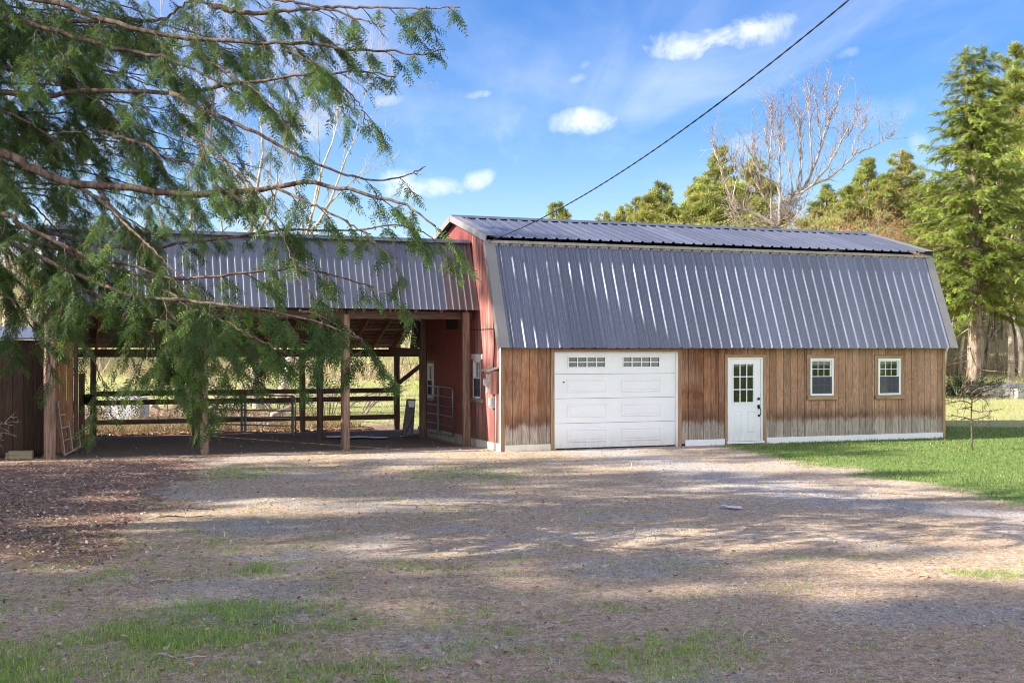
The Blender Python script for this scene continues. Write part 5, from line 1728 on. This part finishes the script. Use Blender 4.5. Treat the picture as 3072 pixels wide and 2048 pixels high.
# woods beyond the field
WD = [bare_meshes(31, 9, M['twig'], ((.44, .33, .17), 9, .32, .19), trunk_h=.4, spread=.55, levels=3, up=.3, r0=.13, kids=(4, 7)),
      bare_meshes(32, 9, M['birch'], ((.46, .22, .15), 9, .32, .18), trunk_h=.35, spread=.6, levels=3, up=.3, r0=.12, kids=(4, 7)),
      bare_meshes(33, 8, M['twig'], ((.42, .42, .14), 10, .34, .2), trunk_h=.3, spread=.6, levels=3, up=.25, r0=.11, stems=3, kids=(3, 6)),
      bare_meshes(34, 10, M['birch'], None, trunk_h=.5, spread=.4, levels=3, up=.3, r0=.14, kids=(3, 6))]
rr = random.Random(4)
n = 0
for i in range(210):
    X = rr.uniform(-46, 48); Y = rr.uniform(61, 76)
    if i > 130: X = rr.uniform(8, 40)
    if X > 6: Y = rr.uniform(57, 82)
    if X > 13: Y = rr.uniform(64, 86)
    k = rr.choice((0, 1, 2, 3) if X > 6 else (0, 1, 2, 2))
    s = rr.uniform(.42, .66) if X < 2 else rr.uniform(.8, 1.35)
    if X < -18: s *= 1.5
    if abs(X - Xs) < 1.5 and Y < 60: continue
    px = 1536 + 3600 * X / Y
    lim = np.interp(px, [0, 250, 500, 1300, 1400, 1900, 2100, 2700, 2800, 3072], [540, 640, 800, 790, 690, 680, 610, 560, 500, 400])
    s = min(s, (EYE + (1051 - lim) / 3600 * Y - float(gz(X, Y))) / (9, 9, 8, 10)[k] * rr.uniform(.8, 1.0))
    look = ('tan budded leafless tree', 'pale trunked tree with rusty red buds', 'low many stemmed tree with yellow green buds', 'bare pale grey tree without buds')[k]
    lab, g = ((look + ' across the field beyond the shed', 'trees across the field beyond the shed') if X < 3 else
              (look + ' behind spruce and barn', 'trees in the wood behind barn and spruce'))
    tree_thing('woodland_tree', WD[k], gp(X, Y), lab, 'tree', g, rr.uniform(0, 6.28), s, BN)
for i, (px, py, Y, k) in enumerate(((2440, 640, 54, 1), (2530, 610, 55, 0), (2620, 600, 56, 1), (2700, 570, 55, 1), (2770, 600, 54, 0), (2830, 640, 53, 1), (2110, 640, 55, 0), (2200, 650, 54, 2), (2390, 660, 56, 2), (2040, 665, 55, 2))):
    X = (px - 1536) / 3600 * Y
    s = (EYE + (1051 - py) / 3600 * Y - float(gz(X, Y))) / (9, 9, 8)[k]
    lab = ('rusty budding tree just right of the bare maple limbs', 'tan budding tree behind the bushy pine right of the maple', 'rusty budding tree in front of the bushy pine', 'tallest rusty budding tree left of the spruce',
           'tan budding tree at the left side of the spruce', 'low rusty budding tree touching the spruce foliage', 'tan budding tree at the foot of the bare maple left side', 'yellow green budding tree under the left maple limbs',
           'yellow green budding tree under the right maple limb', 'yellow green budding tree low on the ridge left of the maple')[i]
    tree_thing('budding_tree', WD[k], gp(X, Y), lab, 'tree', 'budding trees behind the right half of the barn', i * 1.3, s, BN)
# pale trunks at the right
TK = [bare_meshes(41, 12, M['birch'], None, trunk_h=.6, spread=.45, levels=3, up=.3, r0=.26, kids=(3, 5))]
for (px, Y, lab) in ((3032, 52, 'pale sunlit trunk of a bare tree right of the spruce'), (2880, 60, 'thin bare tree left of the spruce trunk'), (3062, 58, 'slim bare tree at the very right edge')):
    tree_thing('bare_tree', TK[0], gp((px - 1536) / 3600 * Y, Y), lab, 'tree', 'bare trees around the spruce', px * .01, 1.0 if px == 3032 else .8, BN)


# brush along the wood edge and the bank behind the shed
def slivers(n, X, Y, hmin, hmax, wid, cols, name, lean=.35):
    p = np.stack([X, Y, gz(X, Y) - .03], -1); m_ = len(X)
    d = unit(np.stack([RNG.normal(0, lean, m_), RNG.normal(0, lean, m_), np.ones(m_)], -1)); h = RNG.uniform(hmin, hmax, m_)
    s = unit(np.cross(d, RNG.normal(0, 1, (m_, 3)))); w = (wid * RNG.uniform(.5, 1.4, m_))[:, None]
    mid = p + d * h[:, None] * .55; d2 = unit(d + RNG.normal(0, lean * .8, (m_, 3))); tip = mid + d2 * h[:, None] * .45
    V = np.stack([p - s * w, p + s * w, mid + s * w * .7, tip, mid - s * w * .7], 1).reshape(-1, 3)
    F = np.array([(0, 1, 2, 4)]); T = np.array([(4, 2, 3)])
    b = (np.arange(m_) * 5)[:, None]
    Fq = b + np.array([[0, 1, 2, 4]]); Ft = np.concatenate([b + np.array([[4, 2, 3]])], 0)
    # quads as two triangles
    F3 = np.concatenate([b + np.array([[0, 1, 2]]), b + np.array([[0, 2, 4]]), b + np.array([[4, 2, 3]])])
    c = np.array(cols)[RNG.integers(0, len(cols), m_)] * RNG.normal(1, .2, (m_, 1)).clip(.5, 1.6)
    return np_mesh(name, V, F3, M['brush'], np.repeat(c, 5, 0))


n = 36000
X = RNG.uniform(-50, 52, n); Y = 59 + RNG.exponential(4, n) + 1.5 * np.sin(X * .3)
k_ = (X > 3) | (RNG.random(n) < .45); X, Y = X[k_], Y[k_]
me = slivers(n, X, Y, .3, 1.5, .014, [(.50, .39, .28), (.58, .46, .34), (.38, .28, .21), (.42, .25, .19), (.38, .40, .14)], 'wood_brush', .45)
tag(link('undergrowth', me), 'pale dry undergrowth along the edge of the wood', 'undergrowth', kind='stuff')
n = 9000
u_ = RNG.uniform(-13, -1.0, n); v_ = 8.7 + RNG.exponential(1.6, n)
keep = v_ < 15
u_, v_ = u_[keep], v_[keep]
X = BARN0.x + CT * u_ - ST * v_; Y = BARN0.y + ST * u_ + CT * v_
den = vnoise(X, Y, .7, 2) > .42
me = slivers(0, X[den], Y[den], .08, .75, .006, [(.36, .27, .17), (.25, .17, .11), (.42, .33, .20), (.20, .19, .06)], 'bank_brush', .7)
tag(link('dry_weeds', me), 'dry weeds and stalks on the leafy bank behind the shed fence', 'weeds', kind='stuff')


def shrub(seed, H, stems, m, fan=.75):
    rg_ = np.random.default_rng(seed); seg = []
    for s_ in range(stems):
        a = rg_.uniform(0, 6.28); d = unit(np.array([fan * math.cos(a) * rg_.uniform(.3, 1), fan * math.sin(a) * rg_.uniform(.3, 1), 1.0])); p = np.array([.2 * math.cos(a), .2 * math.sin(a), -.1])
        ln = H * rg_.uniform(.7, 1.25); k = 9; r = rg_.uniform(.012, .035)
        for j in range(k):
            d = unit(d + np.array([math.cos(a) * .09, math.sin(a) * .09, -.06]) + rg_.normal(0, .08, 3)); q = p + d * ln / k
            seg.append((p, q, r * (1 - j / (k + 1)), r * (1 - (j + 1) / (k + 1))))
            if j > 1:
                for c in range(rg_.integers(1, 4)):
                    e = unit(d + rg_.normal(0, .6, 3)); l2 = rg_.uniform(.2, .75) * H * .35; m1 = q + e * l2 * .5; e2 = unit(e + rg_.normal(0, .35, 3))
                    seg.append((q, m1, r * .4, r * .25)); seg.append((m1, m1 + e2 * l2 * .5, r * .25, .003))
                    for c2 in range(2):
                        e3 = unit(e + rg_.normal(0, .7, 3)); seg.append((m1, m1 + e3 * l2 * .4, r * .2, .003))
            p = q
    V, F = cones(*[np.array([s_[i] for s_ in seg]) for i in range(4)], n=4)
    return np_mesh('bare_shrub', V, F, m)


sm_a, sm_b = shrub(3, 2.6, 16, M['bark']), shrub(8, 1.8, 12, M['twig'])
for (px, Y, me, s, rz, lab) in ((985, 38, sm_a, 1.05, .2, 'large arching bare shrub behind the shed rails right of the middle post'),
                                (845, 39.5, sm_b, 1.0, 1.9, 'smaller bare shrub behind the shed gate'),
                                (1075, 40.5, sm_b, .9, 4.1, 'low bare shrub at the end of the bank near the field'),
                                (700, 41, sm_a, .8, 2.9, 'bare shrub behind the middle of the shed under the hemlock boughs'),
                                (500, 42, sm_b, 1.1, 3.6, 'bare shrub right of the granite block')):
    X = (px - 1536) / 3600 * Y
    tag(link('bare_shrub', me, None, gp(X, Y), (0, 0, rz)), lab, 'shrub', 'bare shrubs on the bank').scale = (s, s, s)
tag(link('bare_shrub', sm_b, None, (-9.9, 21.0, 0.0), (0, 0, 2.2)), 'thin pale leafless shrub reaching in at the left edge before the dark outbuilding', 'shrub', 'bare shrubs on the bank').scale = (.8, .8, .8)

# young tree on the lawn
st = np.array(gpx(2916, 1350)); r = empty('young_tree', st)
tag(r, 'small leafless young tree standing alone on the lawn right of the barn', 'tree')
q = lambda x, y: np.array(pxw(2600 + x / 2.24, 850 + y / 2.24, 26.9)) - st
MB().tube([(0, 0, -.05), (0, 0, .03), q(706, 1000), q(703, 880), q(708, 780), q(700, 720)], [.032, .024, .020, .018, .014, .008], 8).build('trunk', M['hembark'], r, True)
rg_ = np.random.default_rng(5); mb = MB(); bs = []; tips = []
for pl in ([(705, 915), (650, 900), (590, 890), (570, 880)], [(705, 915), (770, 900), (820, 890), (830, 960)], [(705, 850), (760, 860), (830, 850), (905, 845)], [(705, 810), (650, 790), (560, 800), (520, 810)],
           [(706, 780), (650, 730), (610, 760), (540, 790)], [(706, 780), (740, 740), (800, 730), (850, 760)], [(703, 740), (670, 690), (640, 670)], [(703, 740), (750, 700), (790, 710), (900, 700)],
           [(703, 760), (690, 690), (670, 660)], [(706, 800), (760, 770), (800, 790), (840, 830)], [(704, 830), (640, 840), (610, 850)]):
    S = spline([q(*p) + np.array([0, rg_.normal(0, .18) * i / 3, 0]) for i, p in enumerate(pl)], 14); mb.tube(S, [.015 * (1 - .75 * i / 13) for i in range(14)], 5)
    for c in range(16):
        i = rg_.integers(3, 13); d = unit(S[i + 1] - S[i] + rg_.normal(0, .08, 3)); d = unit(d + rg_.normal(0, .8, 3)); l_ = rg_.uniform(.05, .22)
        bs.append((S[i], S[i] + d * l_, .006, .004)); tips.append(S[i] + d * l_)
mb.build('limbs', M['hembark'], r, True)
V, F = cones(*[np.array([s_[i] for s_ in bs]) for i in range(4)], n=3)
link('twigs', np_mesh('twigs', V, F, M['hembark']), r)['kind'] = 'stuff'
tp = np.array(tips); VV, FF, tt = place(*star_template(4, 3), tp, RNG.normal(0, 1, tp.shape), RNG.normal(0, 1, tp.shape), RNG.uniform(.02, .04, len(tp)), jitter_col((.06, .05, .03), len(tp)))
link('buds', np_mesh('buds', VV, FF, M['bud'], tt), r)

# stones, logs
SG = 'stones along the far lawn edge'
for i, (px, Y, d) in enumerate(((2935, 48, (.9, .6, .5)), (2985, 47, (1.1, .7, .55)), (3035, 47.5, (1.3, .8, .6)), (3066, 46.5, (.8, .6, .45)), (2895, 48.5, (.7, .5, .4)))):
    X = (px - 1536) / 3600 * Y
    stone('field_stone', gp(X, Y), d, M['fieldstone'], ('second field stone from the left in the row below the spruce', 'middle field stone of the row below the spruce', 'largest field stone of the row, fourth from the left', 'rightmost field stone of the row at the edge of the lawn', 'leftmost and smallest field stone of the row at the far lawn edge')[i], SG, 20 + i)
for i, (a, b, rad, lab) in enumerate((((815, 1246), (872, 1226), .09, 'pale broken log sticking up behind the shed gate'), ((625, 1292), (735, 1268), .10, 'long pale log lying low behind the shed gate'),
                                      ((452, 1296), (470, 1268), .06, 'short broken limb standing right of the granite block'), ((455, 1215), (480, 1228), .07, 'grey branch stub beside the granite block'))):
    Y = 36.5 + i * .4
    p, q2 = pxw(*a, Y), pxw(*b, Y + .5)
    p.z = max(p.z, float(gz(p.x, p.y)) + rad * .5)
    o = p.copy(); mid = p.lerp(q2, .5) + Vector((0, 0, .03))
    tag(MB().tube([p - o, mid - o, q2 - o], [rad, rad * .85, rad * .6], 8).build('log', M['log'], None, True, o), lab, 'log', 'logs behind the shed')
# dark low evergreen at the far right of the barn
n = 700; P_ = np.stack([RNG.normal(0, 1.0, n), RNG.normal(0, .5, n), np.abs(RNG.normal(.25, .25, n))], -1)
V, F, tt = place(*frond_template(5, .16, .2), P_, unit(P_ + np.array([0, 0, .2])), RNG.normal(0, 1, (n, 3)), RNG.uniform(.2, .4, n), jitter_col((.035, .05, .025), n))
Yb = 47; tag(link('evergreen_shrub', np_mesh('evergreen_shrub', V, F, M['spruce'], tt), None, gp((2870 - 1536) / 3600 * Yb, Yb)), 'low dark evergreen shrub beyond the right corner of the barn', 'shrub')


# ------------------------------------------------------------------ trees left of and behind the camera that shade the yard
SH = [build_pine(19, 4.6, 61, .28, (0.08, 0.11, 0.035), .36), build_pine(17, 5.2, 62, .2, (0.08, 0.11, 0.035), .36), build_pine(20.8, 4.5, 63, .86, (0.08, 0.11, 0.035), .25), build_pine(18, 3.6, 64, .35, (0.08, 0.11, 0.035), .12)]
rr = random.Random(12)
for i, (X, Y, k, s) in enumerate(SHADE if 'SHADE' in globals() else ((-32, 1.0, 1, 1.55), (-28, -2.5, 0, 1.4), (-31, 12.5, 0, 1.3), (-26, 2.0, 1, 1.25), (-30, -7, 1, 1.45), (-35, 7.0, 3, 1.6), (-31, 4.4, 1, 1.35), (-30, 16.5, 3, 1.35), (-25, 20.8, 2, 1.0))):
    for c_ in (0,):
        tree_thing('pine_tree', SH[k], (X, Y, -.05), 'tall pine of the grove left of the yard that shades the drive', 'tree', 'pines of the grove left of the yard', rr.uniform(0, 6.28), s)

# ------------------------------------------------------------------ grass, needles, leaves on the yard
def scatter(n, y0, y1, fall=2.0, margin=1.25):
    """positions in the visible yard, thinning with distance"""
    t = RNG.random(n)
    if fall == 2.0: Y = 1 / (1 / y0 + (1 / y1 - 1 / y0) * t)
    elif fall == 1.0: Y = y0 * (y1 / y0) ** t
    else: Y = y0 + (y1 - y0) * t
    X = RNG.uniform(-1, 1, n) * (0.4267 * Y * margin + .4)
    return X, Y


def ok_ground(X, Y):
    u, v = uv_of(X, Y)
    return ~((u > -0.05) & (u < 12.15) & (v > -0.06) & (v < 6.5))


def zyard(X, Y):
    return gz(X, Y) + 0.05 * (vnoise(X, Y, 0.8, 3) - 0.5) * (np.abs(X) < 20) * sm(Y, 5, 7) * (1 - sm(Y, 23, 25))


def blades(X, Y, h, w, lie, cols, name, label, cat, m, curl=.3):
    n = len(X)
    p = np.stack([X, Y, zyard(X, Y) - .004], -1)
    a = RNG.uniform(0, 6.283, n); el = RNG.normal(*lie, n)
    d = np.stack([np.cos(a) * np.cos(el), np.sin(a) * np.cos(el), np.abs(np.sin(el)) + .02], -1)
    s = unit(np.cross(d, np.stack([RNG.normal(0, .3, n), RNG.normal(0, .3, n), np.ones(n)], -1)))
    h = np.asarray(h)[:, None]; w = np.asarray(w)[:, None]
    mid = p + d * h * .55
    d2 = unit(d + np.stack([RNG.normal(0, curl, n), RNG.normal(0, curl, n), RNG.normal(-.15, curl * .6, n)], -1))
    tip = mid + d2 * h * .45
    tip[:, 2] = np.maximum(tip[:, 2], p[:, 2] + .006)
    V = np.stack([p - s * w * .5, p + s * w * .5, mid + s * w * .4, tip, mid - s * w * .4], 1).reshape(-1, 3)
    b = (np.arange(n) * 5)[:, None]
    F = np.concatenate([b + np.array([[0, 1, 2]]), b + np.array([[0, 2, 4]]), b + np.array([[4, 2, 3]])])
    me = np_mesh(name, V, F, m, np.repeat(cols, 5, 0))
    return tag(link(name, me), label, cat, kind='stuff')


def pick(cols, n, amt=.22):
    return np.array(cols)[RNG.integers(0, len(cols), n)] * RNG.normal(1, amt, (n, 1)).clip(.45, 1.7)


# dry needles and dead grass lying all over
X, Y = scatter(185000, 7.4, 27.5)
gn, lit, gr, lawn, field, ins = zones(X, Y)
k = ok_ground(X, Y) & (lawn < .5) & (ins < .5) & (RNG.random(len(X)) > gr * .55)
X, Y = X[k], Y[k]; n = len(X)
far = np.clip(Y / 10, 1, 2.6)
blades(X, Y, RNG.uniform(.04, .13, n) * far ** .5, .0035 * far, (.08, .18),
       pick([(.72, .53, .36), (.60, .41, .26), (.44, .26, .16), (.78, .62, .44), (.54, .30, .16), (.24, .16, .12)], n),
       'dry_needles', 'brown pine needles and dead grass strewn over the yard', 'dead grass', M['litter'])

# green grass in tufts and patches
X, Y = scatter(420000, 7.3, 27.0)
gn, lit, gr, lawn, field, ins = zones(X, Y)
t1 = vnoise(X + 9, Y, 3.1, 2)
prob = np.clip((gn - .16) * 1.35, 0, 1) * np.clip((t1 - .34) * 4, 0.06, 1)
left = 1 - .85 * sm(X + .12 * (Y - 8), .8, 4.2)
near = 1 - sm(Y, 13, 23)
tuft = np.clip((vnoise(X, Y + 30, 4.6, 2) - .57) * 6, 0, 1) * left * (.25 + .75 * near) * np.clip((vnoise(X + 70, Y, .8, 2) - .30) * 3, 0, 1)
tuft = np.maximum(tuft, .05 * left * near * np.clip((t1 - .3) * 3, 0, 1))
k = ok_ground(X, Y) & (lawn < .35) & (ins < .4) & (RNG.random(len(X)) < np.maximum(prob, tuft))
X, Y = X[k], Y[k]; n = len(X)
far = np.clip(Y / 10, 1, 2.4)
hh = RNG.uniform(.02, .062, n) * (.7 + .8 * np.clip(gn[k], 0, 1))
blades(X, Y, hh, .0042 * far, (.95, .35), pick([(.21, .37, .065), (.29, .48, .09), (.16, .29, .08), (.37, .49, .12), (.46, .46, .20)], n),
       'grass_patches', 'green grass tufts and patches growing through the yard', 'grass', M['grass'])
print('green blades', n)

# the mown lawn
n0 = 260000
X = RNG.uniform(4.5, 24, n0); Y = RNG.uniform(14, 40, n0)
k = (X < .4267 * Y * 1.3 + .4) & (RNG.random(n0) < (17 / np.maximum(Y, 17)) ** 1.2)
X, Y = X[k], Y[k]
gn, lit, gr, lawn, field, ins = zones(X, Y)
k = ok_ground(X, Y) & (RNG.random(len(X)) < lawn) & (field < .6)
X, Y = X[k], Y[k]; n = len(X)
far = np.clip(Y / 10, 1, 3.4)
blades(X, Y, RNG.uniform(.03, .075, n), .0045 * far, (1.0, .35), pick([(.11, .20, .05), (.15, .24, .065), (.085, .16, .045), (.21, .27, .09), (.30, .28, .15)], n),
       'lawn_grass', 'short green lawn grass to the right of the barn', 'grass', M['grass'])
print('lawn blades', n)

# fallen leaves: thick at the left, thin elsewhere and inside the shed
def leaves(X, Y, size, cols, name, label):
    n = len(X); p = np.stack([X, Y, zyard(X, Y) + RNG.uniform(.004, .03, n)], -1)
    a = RNG.uniform(0, 6.283, n); d = np.stack([np.cos(a), np.sin(a), RNG.normal(0, .35, n)], -1); up_ = unit(np.stack([RNG.normal(0, .4, n), RNG.normal(0, .4, n), np.ones(n)], -1))
    T = np.array([(-.5, 0, 0), (-.15, .32, .12), (.25, .26, .10), (.55, 0, -.05), (.25, -.26, .12), (-.15, -.32, .06)]); F = np.array([(0, 1, 2, 3), (0, 3, 4, 5)])
    V, FF, tt = place(T, F, p, d, up_, size, cols)
    return tag(link(name, np_mesh(name, V, FF, M['litter'], tt)), label, 'fallen leaves', kind='stuff')


X, Y = scatter(60000, 7.4, 34, 1.0)
gn, lit, gr, lawn, field, ins = zones(X, Y)
prob = np.maximum.reduce([lit * .9, .05 * sm(-X, -3.5, 2.0) + .008, ins * .05]) * (1 - lawn * .93)
k = ok_ground(X, Y) & (RNG.random(len(X)) < prob)
X, Y = X[k], Y[k]; n = len(X)
leaves(X, Y, RNG.uniform(.025, .065, n), pick([(.36, .24, .17), (.46, .34, .27), (.22, .14, .10), (.54, .42, .35), (.40, .20, .12), (.50, .42, .37)], n, .25),
       'fallen_leaves', 'brown fallen leaves thick along the left of the yard')
# leaf bank behind the shed
n = 26000
u_ = RNG.uniform(-13.5, -.8, n); v_ = 8.1 + RNG.exponential(2.2, n)
X = BARN0.x + CT * u_ - ST * v_; Y = BARN0.y + ST * u_ + CT * v_
k = (Y < 44) & (Y > 20); X, Y = X[k], Y[k]; n = len(X)
leaves(X, Y, RNG.uniform(.07, .16, n), pick([(.34, .22, .15), (.45, .32, .23), (.22, .13, .09), (.50, .38, .28), (.36, .17, .10)], n, .25),
       'leaf_bank', 'sunlit brown leaves heaped on the bank behind the shed')

# straw-pale sunlit dead grass on the field
n0 = 60000
X = RNG.uniform(-26, 30, n0); Y = RNG.uniform(36, 60, n0)
gn, lit, gr, lawn, field, ins = zones(X, Y)
k = ok_ground(X, Y) & (field > .5); X, Y = X[k], Y[k]; n = len(X)
blades(X, Y, RNG.uniform(.05, .16, n), np.full(n, .018), (.8, .4), pick([(.46, .46, .16), (.38, .44, .13), (.56, .48, .26), (.28, .37, .10)], n),
       'field_grass', 'pale spring grass over the open field behind the shed', 'grass', M['grass'])

# small stones on the drive
n = 5000
X, Y = scatter(n * 3, 7.6, 24, 1.0)
gn, lit, gr, lawn, field, ins = zones(X, Y)
k = ok_ground(X, Y) & (lawn < .2) & (ins < .5) & (RNG.random(len(X)) < .10 + .7 * gr); X, Y = X[k], Y[k]; n = len(X)
T = np.array([(1, 0, 0), (0, 1, 0), (-1, 0, 0), (0, -1, 0), (0, 0, .8), (0, 0, -.4)], float); F = np.array([(0, 1, 4), (1, 2, 4), (2, 3, 4), (3, 0, 4), (1, 0, 5), (2, 1, 5), (3, 2, 5), (0, 3, 5)])
V, FF, tt = place(T, F, np.stack([X, Y, zyard(X, Y) + .003], -1), RNG.normal(0, 1, (n, 3)) * [1, 1, .2], np.tile([0, 0, 1.0], (n, 1)) + RNG.normal(0, .2, (n, 3)), RNG.uniform(.006, .018, n), pick([(.30, .29, .29), (.42, .41, .40), (.20, .19, .19), (.5, .5, .52)], n))
tag(link('gravel', np_mesh('gravel', V, FF, M['litter'], tt)), 'grey gravel stones on the worn drive', 'gravel', kind='stuff')

# twigs and a few sticks
rr = random.Random(3)
for i, (px, py, ln, rz, lab) in enumerate(((560, 1552, .75, .15, 'dark thin fallen stick lying left of the gravel patch'), (525, 1735, .5, .6, 'pale thin stick on the needles below the gravel patch'),
                                           (540, 1975, .4, -.2, 'short pale stick in the green patch at the lower left'), (605, 1530, .45, .25, 'dark bent twig above the longer stick'))):
    g = gpx(px, py)
    z = float(zyard(g.x, g.y)) + .012
    pts = [(ln * (t - .5) * math.cos(rz), ln * (t - .5) * math.sin(rz) + .03 * math.sin(t * 5 + i), .012 * math.sin(t * 9)) for t in np.linspace(0, 1, 7)]
    tag(MB().tube(pts, [.010, .011, .010, .009, .008, .006, .004], 5).build('stick', M['hembark'] if 'dark' in lab else M['log'], None, True, (g.x, g.y, z)), lab, 'stick', 'fallen sticks on the yard')
for i, (px, py, lab) in enumerate(((475, 1967, 'pine cone lying in the green patch at the bottom left'), (1990, 1802, 'pine cone on dry needles right of the middle'), (1062, 1552, 'small pine cone near the centre of the yard'))):
    g = gpx(px, py); mb = MB(); nn = 46; cl = .095 if i < 2 else .08
    mb.tube([(-cl / 2, 0, .03), (-cl * .2, 0, .03), (cl * .2, 0, .03), (cl / 2, 0, .03)], [.008, .014, .012, .003], 7)
    for j in range(nn):
        t = j / nn; a = j * 2.4; r_ = .026 * math.sin(math.pi * (.12 + .8 * t)) + .004; x = -cl / 2 + cl * t
        c_, s_ = math.cos(a), math.sin(a)
        p = Vector((x + .010, r_ * c_, .03 + r_ * s_)); q2 = Vector((x, r_ * .3 * c_, .03 + r_ * .3 * s_)); w = Vector((0, -s_, c_)) * .008
        mb.add([q2 - w * .5, q2 + w * .5, p + w, p + Vector((.004, 0, 0)), p - w], [(0, 1, 2, 3, 4)])
    tag(mb.build('pine_cone', M['cone'], None, False, (g.x, g.y, float(zyard(g.x, g.y))), ).__class__ and bpy.data.objects[-1] if False else COL.objects[-1], lab, 'pine cone', 'pine cones on the yard')
    COL.objects[-1].rotation_euler = (0, 0, .4 + i)
